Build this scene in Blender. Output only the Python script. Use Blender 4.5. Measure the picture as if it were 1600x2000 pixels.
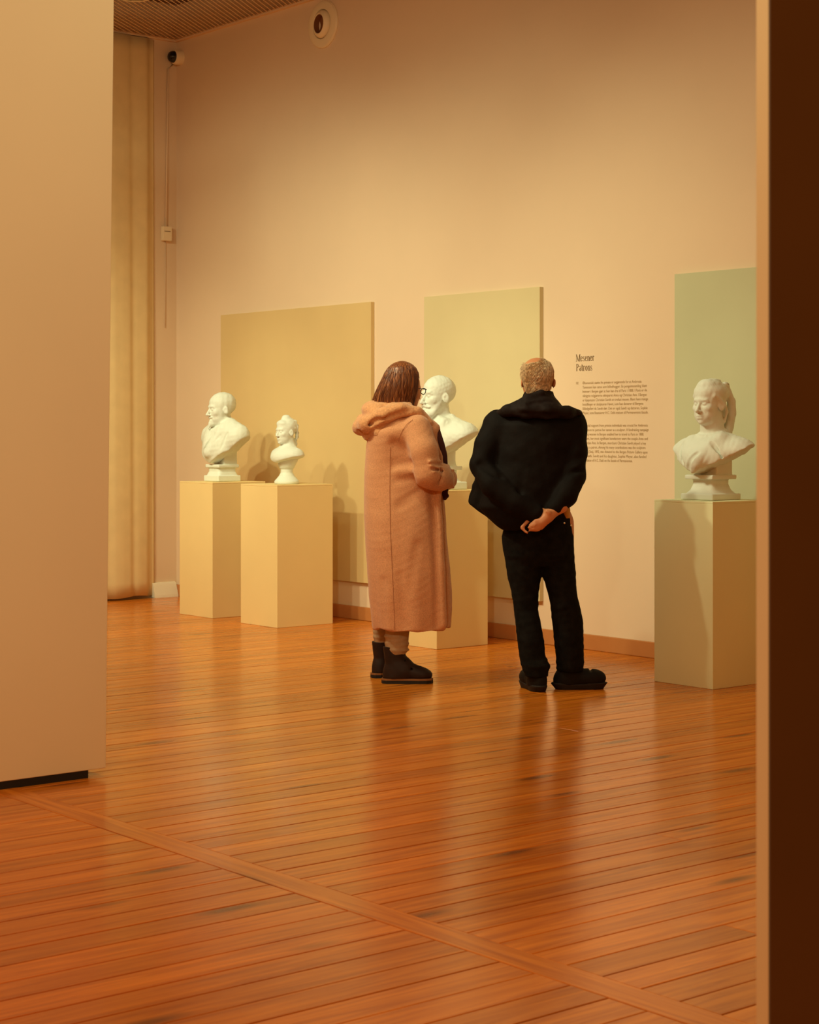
import bpy, bmesh, math, random
import numpy as np
from mathutils import Vector, Matrix

for o in list(bpy.data.objects):
    bpy.data.objects.remove(o, do_unlink=True)
SC = bpy.context.scene
COL = SC.collection
random.seed(7)
RNG = np.random.default_rng(7)

# ------------------------------------------------------------------ camera
# world: X along the far wall (right), Y towards the far wall, Z up; camera over the origin
CAM_R = np.array([0.63360427, 0.77365731])      # camera right in XY
CAM_D = np.array([-0.77365731, 0.63360427])     # camera forward in XY
CAM_H = 1.374
CAM_YAW = math.atan2(CAM_R[1], CAM_R[0])
cam = bpy.data.cameras.new('camera')
cam.sensor_fit = 'HORIZONTAL'
cam.sensor_width = 36.0
cam.lens = 3563.0 / 1600.0 * 36.0
cam.shift_y = -157.0 / 1600.0
cam.clip_start = 0.05
cam.dof.use_dof = True
cam.dof.focus_distance = 10.2
cam.dof.aperture_fstop = 11.0
camo = bpy.data.objects.new('camera', cam)
COL.objects.link(camo)
camo.location = (0, 0, CAM_H)
camo.rotation_euler = (math.pi / 2, 0, CAM_YAW)
SC.camera = camo

# ------------------------------------------------------------------ world and lights
W = bpy.data.worlds.new('world')
SC.world = W
W.use_nodes = True
bg = W.node_tree.nodes['Background']
bg.inputs[0].default_value = (1.0, 0.32, 0.045, 1)
bg.inputs[1].default_value = 0.60

LIGHT = (1.0, 0.98, 0.60)

KEY = 0.69


def spot(name, loc, target, power, angle, blend=0.6, size=0.06, color=LIGHT):
    l = bpy.data.lights.new(name, 'SPOT')
    l.energy = power * KEY
    l.color = color
    l.spot_size = math.radians(angle)
    l.spot_blend = blend
    l.shadow_soft_size = size
    o = bpy.data.objects.new(name, l)
    COL.objects.link(o)
    o.location = loc
    o.rotation_euler = (Vector(target) - Vector(loc)).to_track_quat('-Z', 'Y').to_euler()
    return o


def area(name, loc, target, power, sx, sy, color=LIGHT):
    l = bpy.data.lights.new(name, 'AREA')
    l.energy = power * KEY
    l.color = color
    l.shape = 'RECTANGLE'
    l.size = sx
    l.size_y = sy
    o = bpy.data.objects.new(name, l)
    COL.objects.link(o)
    o.location = loc
    o.rotation_euler = (Vector(target) - Vector(loc)).to_track_quat('-Z', 'Y').to_euler()
    return o


# gallery track: wall-wash spots in a row and a fill, plus narrower accents on the busts
for src, dst, wpow, ang in (((-10.4, 3.6, 4.3), (-11.8, 8.1, 0.9), 430, 74), ((-9.2, 3.6, 4.3), (-10.4, 8.1, 0.7), 370, 72), ((-8.0, 3.6, 4.3), (-9.1, 8.1, 1.0), 320, 70),
                            ((-8.6, 3.7, 4.3), (-6.9, 8.1, 1.0), 385, 66), ((-8.6, 3.0, 4.3), (-8.8, 8.1, 3.6), 95, 96)):  # last entry: fill added to lift the upper wall
    spot('wall_wash_and_fill', src, dst, wpow, ang, 1.0, 0.07)
spot('corner_spot', (-11.2, 4.2, 4.3), (-12.8, 8.0, 0.35), 300, 50, 1.0)
spot('track_spot', (-10.2, 3.7, 4.3), (-11.5, 7.7, 1.3), 150, 26, 0.7)
spot('track_spot', (-9.3, 3.7, 4.3), (-10.65, 7.7, 1.1), 110, 26, 0.7)
spot('track_spot', (-8.0, 3.7, 4.3), (-8.95, 7.7, 1.35), 150, 26, 0.7)
spot('track_spot', (-8.0, 3.7, 4.3), (-6.7, 7.6, 1.3), 150, 26, 0.7)
# added fills with no fixture: walkway floor, partition, wall edge at the right
area('ceiling_fill', (-7.6, 4.5, 4.55), (-7.6, 4.5, 0.0), 135, 6.0, 0.4)
spot('partition_fill', (-1.2, -0.5, 4.2), (-6.4, 2.4, 2.5), 900, 58, 1.0, 0.15)
spot('edge_fill', (-2.3, 0.2, 4.4), (-1.95, 2.36, 1.6), 420, 60, 1.0, 0.10)

SC.view_settings.view_transform = 'Standard'
SC.view_settings.look = 'None'
SC.view_settings.exposure = 0.0
SC.view_settings.gamma = 1.0
SC.cycles.max_bounces = 6
SC.cycles.transmission_bounces = 4
SC.view_settings.use_curve_mapping = False


# ------------------------------------------------------------------ helpers: pixels of the survey to metres
FPX = 3563.0


def on_wall(px, py, Y):
    l = (px - 800.0) / FPX
    z = Y / (CAM_D[1] + l * CAM_R[1])
    p = z * (CAM_D + l * CAM_R)
    return Vector((p[0], p[1], CAM_H - (py - 843.0) * z / FPX))


# ------------------------------------------------------------------ materials
def mat(name, color, rough=0.6, spec=0.5, noise=None, bump=None, metal=0.0, coat=0.0, sheen=0.0):
    m = bpy.data.materials.new(name)
    m.use_nodes = True
    nt = m.node_tree
    b = nt.nodes['Principled BSDF']
    b.inputs['Base Color'].default_value = (*color, 1)
    b.inputs['Roughness'].default_value = rough
    b.inputs['Specular IOR Level'].default_value = spec
    b.inputs['Metallic'].default_value = metal
    b.inputs['Coat Weight'].default_value = coat
    b.inputs['Sheen Weight'].default_value = sheen
    tc = nt.nodes.new('ShaderNodeTexCoord')
    if noise:
        sc, amt, detail = noise
        n = nt.nodes.new('ShaderNodeTexNoise')
        n.inputs['Scale'].default_value = sc
        n.inputs['Detail'].default_value = detail
        nt.links.new(tc.outputs['Object'], n.inputs['Vector'])
        mr = nt.nodes.new('ShaderNodeMapRange')
        mr.inputs['From Min'].default_value = 0.3
        mr.inputs['From Max'].default_value = 0.7
        mr.inputs['To Min'].default_value = 1 - amt
        mr.inputs['To Max'].default_value = 1 + amt
        nt.links.new(n.outputs['Fac'], mr.inputs['Value'])
        mx = nt.nodes.new('ShaderNodeVectorMath')
        mx.operation = 'SCALE'
        mx.inputs[0].default_value = color
        nt.links.new(mr.outputs['Result'], mx.inputs['Scale'])
        nt.links.new(mx.outputs['Vector'], b.inputs['Base Color'])
    if bump:
        sc, st, dist = bump
        n2 = nt.nodes.new('ShaderNodeTexNoise')
        n2.inputs['Scale'].default_value = sc
        n2.inputs['Detail'].default_value = 4
        nt.links.new(tc.outputs['Object'], n2.inputs['Vector'])
        bp = nt.nodes.new('ShaderNodeBump')
        bp.inputs['Strength'].default_value = st
        bp.inputs['Distance'].default_value = dist
        nt.links.new(n2.outputs['Fac'], bp.inputs['Height'])
        nt.links.new(bp.outputs['Normal'], b.inputs['Normal'])
    return m


M = {}
M['wall'] = mat('wall_paint', (0.77, 0.60, 0.43), 0.85, 0.2, (1.5, 0.02, 3), (60, 0.1, 0.002))
M['end_wall'] = mat('end_wall_paint', (0.76, 0.58, 0.40), 0.85, 0.2, (1.5, 0.02, 3))
M['white_trim'] = mat('white_trim_paint', (0.80, 0.72, 0.55), 0.5, 0.3)
M['curtain'] = mat('cream_curtain', (0.78, 0.60, 0.32), 0.9, 0.1, (8, 0.04, 3), (200, 0.1, 0.002))
M['base'] = mat('baseboard_paint', (0.50, 0.20, 0.06), 0.55, 0.4, (6, 0.05, 3))
M['partition'] = mat('partition_paint', (0.76, 0.62, 0.41), 0.85, 0.2, (1.2, 0.02, 3), (70, 0.1, 0.002))
M['black'] = mat('black_plinth', (0.012, 0.011, 0.011), 0.5, 0.3)
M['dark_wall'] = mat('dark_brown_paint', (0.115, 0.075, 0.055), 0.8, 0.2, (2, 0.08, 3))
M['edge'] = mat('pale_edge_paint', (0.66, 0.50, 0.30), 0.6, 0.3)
M['yellow'] = mat('yellow_board', (0.66, 0.485, 0.235), 0.8, 0.2, (3, 0.02, 2))
M['pale_yellow'] = mat('pale_yellow_board', (0.67, 0.58, 0.345), 0.8, 0.2, (3, 0.02, 2))
M['yellow_ped'] = mat('yellow_plinth_paint', (0.82, 0.63, 0.30), 0.75, 0.2, (3, 0.02, 2))
M['sage'] = mat('sage_board', (0.54, 0.56, 0.37), 0.8, 0.2, (3, 0.02, 2))
M['sage_ped'] = mat('sage_plinth_paint', (0.78, 0.80, 0.52), 0.75, 0.2, (3, 0.02, 2))
M['plaster'] = mat('white_plaster', (0.72, 0.77, 0.70), 0.6, 0.3, (14, 0.03, 4), (90, 0.25, 0.003))
M['lattice'] = mat('lattice_metal', (0.85, 0.60, 0.38), 0.6, 0.3)
M['ceiling'] = mat('dark_ceiling', (0.07, 0.022, 0.007), 0.9, 0.1, (5, 0.15, 3))
M['device'] = mat('device_plastic', (0.84, 0.70, 0.48), 0.4, 0.4)
M['dark_hole'] = mat('dark_interior', (0.22, 0.08, 0.028), 0.7, 0.2)
M['gloss_black'] = mat('gloss_black', (0.008, 0.010, 0.012), 0.12, 0.5)
M['ink'] = mat('wall_lettering', (0.16, 0.085, 0.03), 0.8, 0.1)
M['ink_soft'] = mat('wall_lettering_small', (0.40, 0.25, 0.11), 0.8, 0.1)
M['wool'] = mat('pink_wool', (0.60, 0.285, 0.145), 0.95, 0.1, (160, 0.14, 3), (260, 0.35, 0.003), sheen=0.25)
M['wool_seam'] = mat('wool_seam', (0.38, 0.155, 0.075), 0.95, 0.1)
M['fleece'] = mat('hood_fleece', (0.62, 0.30, 0.14), 0.95, 0.1, (90, 0.16, 3), (140, 0.5, 0.006), sheen=0.3)
M['hair_brown'] = mat('brown_hair', (0.12, 0.030, 0.010), 0.38, 0.5)
M['hair_grey'] = mat('grey_hair', (0.60, 0.43, 0.26), 0.6, 0.3, (90, 0.38, 2))
M['skin'] = mat('skin', (0.56, 0.225, 0.10), 0.5, 0.4, (20, 0.06, 3))
M['beige'] = mat('beige_trousers', (0.42, 0.29, 0.18), 0.9, 0.1, (50, 0.08, 3), (40, 0.3, 0.006))
M['leather'] = mat('dark_leather', (0.017, 0.0060, 0.0042), 0.6, 0.3, (30, 0.2, 3))
M['sole'] = mat('boot_sole', (0.014, 0.010, 0.009), 0.7, 0.3)
M['welt'] = mat('boot_welt', (0.24, 0.10, 0.035), 0.7, 0.3)
M['scarf'] = mat('dark_scarf', (0.06, 0.018, 0.016), 0.85, 0.2)
M['jacket'] = mat('black_jacket', (0.0055, 0.0036, 0.0032), 0.8, 0.12, (12, 0.2, 3), (25, 0.3, 0.01))
M['hood_black'] = mat('black_hood', (0.010, 0.0050, 0.0042), 0.75, 0.15, (12, 0.2, 3), (30, 0.3, 0.01))
M['denim'] = mat('dark_denim', (0.008, 0.0078, 0.0075), 0.95, 0.08, (25, 0.35, 4), (180, 0.3, 0.003))
M['shoe'] = mat('black_shoe', (0.005, 0.004, 0.004), 0.7, 0.2)
M['shirt'] = mat('tan_shirt', (0.48, 0.26, 0.07), 0.9, 0.1)
M['metal'] = mat('rivet_metal', (0.7, 0.62, 0.5), 0.3, 0.5, metal=1.0)
M['frame'] = mat('spectacle_frame', (0.012, 0.008, 0.006), 0.3, 0.5)
gl = bpy.data.materials.new('spectacle_glass')
gl.use_nodes = True
gb = gl.node_tree.nodes['Principled BSDF']
gb.inputs['Transmission Weight'].default_value = 1.0
gb.inputs['Roughness'].default_value = 0.02
gb.inputs['IOR'].default_value = 1.05
M['glass'] = gl

# brown hair: long streaks
nt = M['hair_brown'].node_tree
tc = nt.nodes.new('ShaderNodeTexCoord')
mp = nt.nodes.new('ShaderNodeMapping')
mp.inputs['Scale'].default_value = (150, 150, 5)
ns = nt.nodes.new('ShaderNodeTexNoise')
ns.inputs['Scale'].default_value = 1.0
ns.inputs['Detail'].default_value = 3
cr = nt.nodes.new('ShaderNodeValToRGB')
cr.color_ramp.elements[0].position = 0.38
cr.color_ramp.elements[0].color = (0.085, 0.019, 0.008, 1)
cr.color_ramp.elements[1].position = 0.72
cr.color_ramp.elements[1].color = (0.42, 0.145, 0.045, 1)
nt.links.new(tc.outputs['Object'], mp.inputs['Vector'])
nt.links.new(mp.outputs['Vector'], ns.inputs['Vector'])
nt.links.new(ns.outputs['Fac'], cr.inputs['Fac'])
nt.links.new(cr.outputs['Color'], nt.nodes['Principled BSDF'].inputs['Base Color'])


# floor planks: varnished pine, one tone per plank, grain and knots along the plank
def wood(name, along_y=True):
    m = bpy.data.materials.new(name)
    m.use_nodes = True
    nt = m.node_tree
    L = nt.links.new
    b = nt.nodes['Principled BSDF']
    geo = nt.nodes.new('ShaderNodeNewGeometry')
    oi = nt.nodes.new('ShaderNodeObjectInfo')
    off = nt.nodes.new('ShaderNodeVectorMath')
    off.operation = 'MULTIPLY_ADD'
    comb = nt.nodes.new('ShaderNodeCombineXYZ')
    for i in range(3):
        L(oi.outputs['Random'], comb.inputs[i])
    L(comb.outputs[0], off.inputs[0])
    off.inputs[1].default_value = (37.0, 91.0, 13.0)
    L(geo.outputs['Position'], off.inputs[2])
    mp = nt.nodes.new('ShaderNodeMapping')
    mp.inputs['Scale'].default_value = (22, 1.3, 22) if along_y else (1.3, 22, 22)
    L(off.outputs[0], mp.inputs['Vector'])
    grain = nt.nodes.new('ShaderNodeTexNoise')
    grain.inputs['Scale'].default_value = 1.6
    grain.inputs['Detail'].default_value = 6
    grain.inputs['Distortion'].default_value = 0.8
    L(mp.outputs[0], grain.inputs['Vector'])
    ramp = nt.nodes.new('ShaderNodeValToRGB')
    e = ramp.color_ramp.elements
    e[0].position = 0.28
    e[0].color = (0.46, 0.108, 0.005, 1)
    e[1].position = 0.72
    e[1].color = (0.80, 0.255, 0.020, 1)
    L(grain.outputs['Fac'], ramp.inputs['Fac'])
    # plank tone
    mr = nt.nodes.new('ShaderNodeMapRange')
    mr.inputs['To Min'].default_value = 0.84
    mr.inputs['To Max'].default_value = 1.14
    L(oi.outputs['Random'], mr.inputs['Value'])
    sc = nt.nodes.new('ShaderNodeVectorMath')
    sc.operation = 'SCALE'
    L(ramp.outputs['Color'], sc.inputs[0])
    L(mr.outputs['Result'], sc.inputs['Scale'])
    # knots
    mp2 = nt.nodes.new('ShaderNodeMapping')
    mp2.inputs['Scale'].default_value = (9, 2.1, 9) if along_y else (2.1, 9, 9)
    L(off.outputs[0], mp2.inputs['Vector'])
    vor = nt.nodes.new('ShaderNodeTexVoronoi')
    vor.inputs['Scale'].default_value = 0.62
    vor.inputs['Randomness'].default_value = 1.0
    L(mp2.outputs[0], vor.inputs['Vector'])
    kr = nt.nodes.new('ShaderNodeValToRGB')
    kr.color_ramp.elements[0].position = 0.07
    kr.color_ramp.elements[0].color = (1, 1, 1, 1)
    kr.color_ramp.elements[1].position = 0.19
    kr.color_ramp.elements[1].color = (0, 0, 0, 1)
    L(vor.outputs['Distance'], kr.inputs['Fac'])
    mix = nt.nodes.new('ShaderNodeMix')
    mix.data_type = 'RGBA'
    kf = nt.nodes.new('ShaderNodeMath')
    kf.operation = 'MULTIPLY'
    kf.inputs[1].default_value = 0.8
    L(kr.outputs['Color'], kf.inputs[0])
    L(kf.outputs[0], mix.inputs[0])
    L(sc.outputs[0], mix.inputs[6])
    mix.inputs[7].default_value = (0.13, 0.028, 0.006, 1)
    L(mix.outputs[2], b.inputs['Base Color'])
    b.inputs['Roughness'].default_value = 0.26
    b.inputs['Specular IOR Level'].default_value = 0.5
    # worn varnish: roughness varies, surface slightly uneven
    wn = nt.nodes.new('ShaderNodeTexNoise')
    wn.inputs['Scale'].default_value = 2.5
    wn.inputs['Detail'].default_value = 3
    L(geo.outputs['Position'], wn.inputs['Vector'])
    rr = nt.nodes.new('ShaderNodeMapRange')
    rr.inputs['To Min'].default_value = 0.15
    rr.inputs['To Max'].default_value = 0.27
    L(wn.outputs['Fac'], rr.inputs['Value'])
    L(rr.outputs['Result'], b.inputs['Roughness'])
    bp = nt.nodes.new('ShaderNodeBump')
    bp.inputs['Strength'].default_value = 0.12
    bp.inputs['Distance'].default_value = 0.004
    L(grain.outputs['Fac'], bp.inputs['Height'])
    L(bp.outputs['Normal'], b.inputs['Normal'])
    return m


M['plank'] = wood('pine_plank')
M['cross'] = wood('pine_cross_board', False)
M['subfloor'] = mat('dark_subfloor', (0.05, 0.016, 0.005), 0.9, 0.1)


# ------------------------------------------------------------------ object helpers
def link(name, mesh, material=None, parent=None, smooth=False):
    o = bpy.data.objects.new(name, mesh)
    COL.objects.link(o)
    if material is not None and not mesh.materials:
        mesh.materials.append(material)
    if parent is not None:
        o.parent = parent
    if smooth:
        mesh.polygons.foreach_set('use_smooth', np.ones(len(mesh.polygons), dtype=bool))
    return o


def empty(name, loc, rz=0.0):
    o = bpy.data.objects.new(name, None)
    COL.objects.link(o)
    o.location = loc
    o.rotation_euler = (0, 0, rz)
    o.empty_display_size = 0.1
    return o


def tag(o, label, cat, group=None):
    o['label'] = label
    o['category'] = cat
    if group:
        o['group'] = group
    return o


def struct(o, label=None):
    o['kind'] = 'structure'
    if label:
        o['label'] = label
    return o


def bm_box(bm, lo, hi):
    v = [bm.verts.new((x, y, z)) for z in (lo[2], hi[2]) for y in (lo[1], hi[1]) for x in (lo[0], hi[0])]
    for f in ((0, 2, 3, 1), (4, 5, 7, 6), (0, 1, 5, 4), (2, 6, 7, 3), (0, 4, 6, 2), (1, 3, 7, 5)):
        bm.faces.new([v[i] for i in f])
    return v


def bm_mesh(bm, name):
    bmesh.ops.recalc_face_normals(bm, faces=bm.faces)
    me = bpy.data.meshes.new(name)
    bm.to_mesh(me)
    bm.free()
    return me


def box(name, lo, hi, material, parent=None, bevel=0.0):
    bm = bmesh.new()
    bm_box(bm, lo, hi)
    if bevel:
        bmesh.ops.bevel(bm, geom=bm.edges[:], offset=bevel, segments=2, affect='EDGES', profile=0.5)
    return link(name, bm_mesh(bm, name), material, parent)


def lathe(name, profile, material, parent=None, seg=48, mtx=None):
    """profile: list of (radius, z) revolved around Z"""
    bm = bmesh.new()
    rings = []
    for r, z in profile:
        if r < 1e-5:
            rings.append([bm.verts.new((0, 0, z))])
        else:
            rings.append([bm.verts.new((r * math.cos(2 * math.pi * i / seg), r * math.sin(2 * math.pi * i / seg), z)) for i in range(seg)])
    for a, b in zip(rings, rings[1:]):
        for i in range(seg):
            j = (i + 1) % seg
            if len(a) == 1 and len(b) == 1:
                continue
            if len(a) == 1:
                bm.faces.new((a[0], b[i], b[j]))
            elif len(b) == 1:
                bm.faces.new((a[i], a[j], b[0]))
            else:
                bm.faces.new((a[i], a[j], b[j], b[i]))
    if mtx is not None:
        bmesh.ops.transform(bm, matrix=mtx, verts=bm.verts)
    o = link(name, bm_mesh(bm, name), material, parent, smooth=True)
    md = o.modifiers.new('split', 'EDGE_SPLIT')
    md.split_angle = math.radians(40)
    return o


def tube(name, pts, radius, material, parent=None, seg=10, closed=False):
    """tube along a polyline; radius scalar or list"""
    P = [Vector(p) for p in pts]
    n = len(P)
    R = radius if isinstance(radius, (list, tuple)) else [radius] * n
    bm = bmesh.new()
    rings = []
    up = Vector((0.13, 0.21, 0.97))
    for i in range(n):
        a = P[(i - 1) % n] if (i > 0 or closed) else P[i]
        b = P[(i + 1) % n] if (i < n - 1 or closed) else P[i]
        t = (b - a).normalized()
        x = t.cross(up)
        if x.length < 1e-3:
            x = t.cross(Vector((1, 0, 0)))
        x.normalize()
        y = t.cross(x).normalized()
        rings.append([bm.verts.new(P[i] + R[i] * (x * math.cos(2 * math.pi * k / seg) + y * math.sin(2 * math.pi * k / seg))) for k in range(seg)])
    m = n if closed else n - 1
    for i in range(m):
        a, b = rings[i], rings[(i + 1) % n]
        for k in range(seg):
            j = (k + 1) % seg
            bm.faces.new((a[k], a[j], b[j], b[k]))
    if not closed:
        bm.faces.new(rings[0])
        bm.faces.new(rings[-1])
    return link(name, bm_mesh(bm, name), material, parent, smooth=True)


# ------------------------------------------------------------------ sculpting: distance field + surface nets
class Field:
    def __init__(self, lo, hi, h):
        self.lo = np.array(lo, np.float32)
        self.h = h
        self.n = np.ceil((np.array(hi) - np.array(lo)) / h).astype(int) + 1
        self.ax = [(self.lo[i] + h * np.arange(self.n[i])).astype(np.float32) for i in range(3)]
        self.d = np.full(self.n, 1.0, np.float32)
        self.c = np.zeros(3)
        self.R = np.eye(3)
        self.s = 1.0

    def frame(self, c=(0, 0, 0), R=None, s=1.0):
        self.c = np.array(c, float)
        self.R = np.eye(3) if R is None else np.array(R, float)
        self.s = s
        return self

    def _sub(self, blo, bhi, pad):
        cs = np.array([[(blo, bhi)[i][0], (blo, bhi)[j][1], (blo, bhi)[k][2]] for i in (0, 1) for j in (0, 1) for k in (0, 1)])
        w = (cs * self.s) @ self.R.T + self.c
        lo = w.min(0) - pad
        hi = w.max(0) + pad
        i0 = np.clip(np.floor((lo - self.lo) / self.h).astype(int), 0, self.n)
        i1 = np.clip(np.ceil((hi - self.lo) / self.h).astype(int) + 1, 0, self.n)
        if np.any(i1 <= i0):
            return None
        sl = tuple(slice(a, b) for a, b in zip(i0, i1))
        x = self.ax[0][sl[0]][:, None, None] - np.float32(self.c[0])
        y = self.ax[1][sl[1]][None, :, None] - np.float32(self.c[1])
        z = self.ax[2][sl[2]][None, None, :] - np.float32(self.c[2])
        Rt = (self.R.T / self.s).astype(np.float32)
        return sl, [Rt[i, 0] * x + Rt[i, 1] * y + Rt[i, 2] * z for i in range(3)]

    def op(self, fn, blo, bhi, k, mode):
        k = max(k * self.s, 1e-5)
        r = self._sub(np.array(blo, float), np.array(bhi, float), k + 3 * self.h)
        if r is None:
            return self
        sl, p = r
        b = fn(*p).astype(np.float32) * np.float32(self.s)
        a = self.d[sl]
        if mode == 'add':
            t = np.clip(0.5 + 0.5 * (b - a) / k, 0, 1)
            self.d[sl] = b * (1 - t) + a * t - k * t * (1 - t)
        else:
            b = -b
            t = np.clip(0.5 - 0.5 * (b - a) / k, 0, 1)
            self.d[sl] = b * (1 - t) + a * t + k * t * (1 - t)
        return self

    def ell(self, c, r, k=0.02, mode='add', rot=None):
        c = np.array(c, float)
        r = np.array(r, float)
        A = np.eye(3) if rot is None else np.array(rot, float)

        def fn(x, y, z):
            q = [x - c[0], y - c[1], z - c[2]]
            if rot is not None:
                q = [A[0, i] * q[0] + A[1, i] * q[1] + A[2, i] * q[2] for i in range(3)]
            u = [q[i] / r[i] for i in range(3)]
            k0 = np.sqrt(u[0] ** 2 + u[1] ** 2 + u[2] ** 2)
            k1 = np.sqrt((u[0] / r[0]) ** 2 + (u[1] / r[1]) ** 2 + (u[2] / r[2]) ** 2) + 1e-6
            return k0 * (k0 - 1) / k1
        e = np.abs(A) @ r
        return self.op(fn, c - e, c + e, k, mode)

    def cap(self, a, b, ra, rb, k=0.02, mode='add'):
        a = np.array(a, float)
        b = np.array(b, float)
        ab = b - a
        L2 = ab @ ab + 1e-9

        def fn(x, y, z):
            t = np.clip(((x - a[0]) * ab[0] + (y - a[1]) * ab[1] + (z - a[2]) * ab[2]) / L2, 0, 1)
            return np.sqrt((x - a[0] - t * ab[0]) ** 2 + (y - a[1] - t * ab[1]) ** 2 + (z - a[2] - t * ab[2]) ** 2) - (ra + t * (rb - ra))
        m = max(ra, rb)
        return self.op(fn, np.minimum(a, b) - m, np.maximum(a, b) + m, k, mode)

    def chain(self, pts, rad, k=0.02, mode='add'):
        for i in range(len(pts) - 1):
            self.cap(pts[i], pts[i + 1], rad[i], rad[i + 1], k, mode)
        return self

    def box(self, c, half, rnd=0.005, k=0.002, mode='add', rot=None):
        c = np.array(c, float)
        hf = np.array(half, float) - rnd
        A = np.eye(3) if rot is None else np.array(rot, float)

        def fn(x, y, z):
            q = [x - c[0], y - c[1], z - c[2]]
            if rot is not None:
                q = [A[0, i] * q[0] + A[1, i] * q[1] + A[2, i] * q[2] for i in range(3)]
            q = [np.abs(q[i]) - hf[i] for i in range(3)]
            out = np.sqrt(np.maximum(q[0], 0) ** 2 + np.maximum(q[1], 0) ** 2 + np.maximum(q[2], 0) ** 2)
            return out + np.minimum(np.maximum(np.maximum(q[0], q[1]), q[2]), 0) - rnd
        e = np.abs(A) @ np.array(half, float)
        return self.op(fn, c - e, c + e, k, mode)

    def loft(self, rows, k=0.02, mode='add', n=2.0):
        """rows: (z, cx, cy, rx, ry) bottom to top"""
        T = np.array(sorted(rows), float)

        def fn(x, y, z):
            zz = np.clip(z, T[0, 0], T[-1, 0])
            cx, cy, rx, ry = [np.interp(zz, T[:, 0], T[:, i]) for i in range(1, 5)]
            q = (np.abs((x - cx) / rx) ** n + np.abs((y - cy) / ry) ** n) ** (1.0 / n)
            d = (q - 1) * np.minimum(rx, ry)
            return np.maximum(d, np.maximum(z - T[-1, 0], T[0, 0] - z))
        lo = np.array([(T[:, 1] - T[:, 3]).min(), (T[:, 2] - T[:, 4]).min(), T[0, 0]])
        hi = np.array([(T[:, 1] + T[:, 3]).max(), (T[:, 2] + T[:, 4]).max(), T[-1, 0]])
        return self.op(fn, lo, hi, k, mode)

    def cut(self, fn, k=0.004):
        """remove where fn > 0 (in the current frame)"""
        big = 3.0
        return self.op(lambda x, y, z: -fn(x, y, z), (-big,) * 3, (big,) * 3, k, 'sub')

    def mesh(self, name, disp=None, relax=0):
        d = self.d
        s = d < 0
        n = np.array(d.shape) - 1
        cnt = np.zeros(n, np.int8)
        for i in (0, 1):
            for j in (0, 1):
                for k in (0, 1):
                    cnt += s[i:i + n[0], j:j + n[1], k:k + n[2]]
        act = np.argwhere((cnt > 0) & (cnt < 8))
        idx = np.full(n, -1, np.int32)
        idx[act[:, 0], act[:, 1], act[:, 2]] = np.arange(len(act))
        acc = np.zeros((len(act), 3))
        num = np.zeros(len(act))
        cor = [(i, j, k) for i in (0, 1) for j in (0, 1) for k in (0, 1)]
        val = {c: d[act[:, 0] + c[0], act[:, 1] + c[1], act[:, 2] + c[2]] for c in cor}
        for a in cor:
            for ax in range(3):
                if a[ax]:
                    continue
                b = list(a)
                b[ax] = 1
                va, vb = val[a], val[tuple(b)]
                m = (va < 0) != (vb < 0)
                t = np.where(m, va / np.where(m, va - vb, 1), 0)
                p = np.tile(np.array(a, float), (len(act), 1))
                p[:, ax] += t
                acc[m] += p[m]
                num[m] += 1
        V = (act + acc / num[:, None]) * self.h + self.lo
        quads = []
        for ax in range(3):
            o1, o2 = (ax + 1) % 3, (ax + 2) % 3
            sl0 = [slice(None)] * 3
            sl1 = [slice(None)] * 3
            sl0[ax] = slice(0, -1)
            sl1[ax] = slice(1, None)
            a, b = s[tuple(sl0)], s[tuple(sl1)]
            e = np.argwhere(a != b)
            e = e[(e[:, o1] > 0) & (e[:, o2] > 0) & (e[:, o1] < n[o1]) & (e[:, o2] < n[o2])]
            ins = a[e[:, 0], e[:, 1], e[:, 2]]
            q = []
            for du, dv in ((1, 1), (0, 1), (0, 0), (1, 0)):
                c = e.copy()
                c[:, o1] -= du
                c[:, o2] -= dv
                q.append(idx[c[:, 0], c[:, 1], c[:, 2]])
            q = np.stack(q, 1)
            q[~ins] = q[~ins][:, ::-1]
            quads.append(q)
        Q = np.concatenate(quads)
        Q = Q[(Q >= 0).all(1)]
        for _ in range(relax):
            S = np.zeros_like(V)
            C = np.zeros(len(V))
            for i in range(4):
                np.add.at(S, Q[:, i], V[Q[:, (i + 1) % 4]] + V[Q[:, (i + 3) % 4]])
                np.add.at(C, Q[:, i], 2)
            V = 0.5 * V + 0.5 * S / np.maximum(C, 1)[:, None]
        if disp is not None:
            nn = np.cross(V[Q[:, 2]] - V[Q[:, 0]], V[Q[:, 3]] - V[Q[:, 1]])
            N = np.zeros_like(V)
            for i in range(4):
                np.add.at(N, Q[:, i], nn)
            N /= np.linalg.norm(N, axis=1)[:, None] + 1e-9
            V = V + N * disp(V)[:, None]
        me = bpy.data.meshes.new(name)
        me.vertices.add(len(V))
        me.vertices.foreach_set('co', V.astype(np.float32).ravel())
        me.loops.add(len(Q) * 4)
        me.loops.foreach_set('vertex_index', Q.astype(np.int32).ravel())
        me.polygons.add(len(Q))
        me.polygons.foreach_set('loop_start', np.arange(len(Q), dtype=np.int32) * 4)
        me.polygons.foreach_set('loop_total', np.full(len(Q), 4, np.int32))
        me.update(calc_edges=True)
        me.validate()
        return me


def front(me, x, z, r=0.012):
    """nearest surface towards -y at (x, z)"""
    co = np.empty(len(me.vertices) * 3, np.float32)
    me.vertices.foreach_get('co', co)
    co = co.reshape(-1, 3)
    m = np.hypot(co[:, 0] - x, co[:, 2] - z) < r
    return (x, float(co[m, 1].min()), z)


def rotz(a):
    c, s = math.cos(a), math.sin(a)
    return np.array([[c, -s, 0], [s, c, 0], [0, 0, 1.0]])


def rotx(a):
    c, s = math.cos(a), math.sin(a)
    return np.array([[1, 0, 0], [0, c, -s], [0, s, c.real]])


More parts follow.
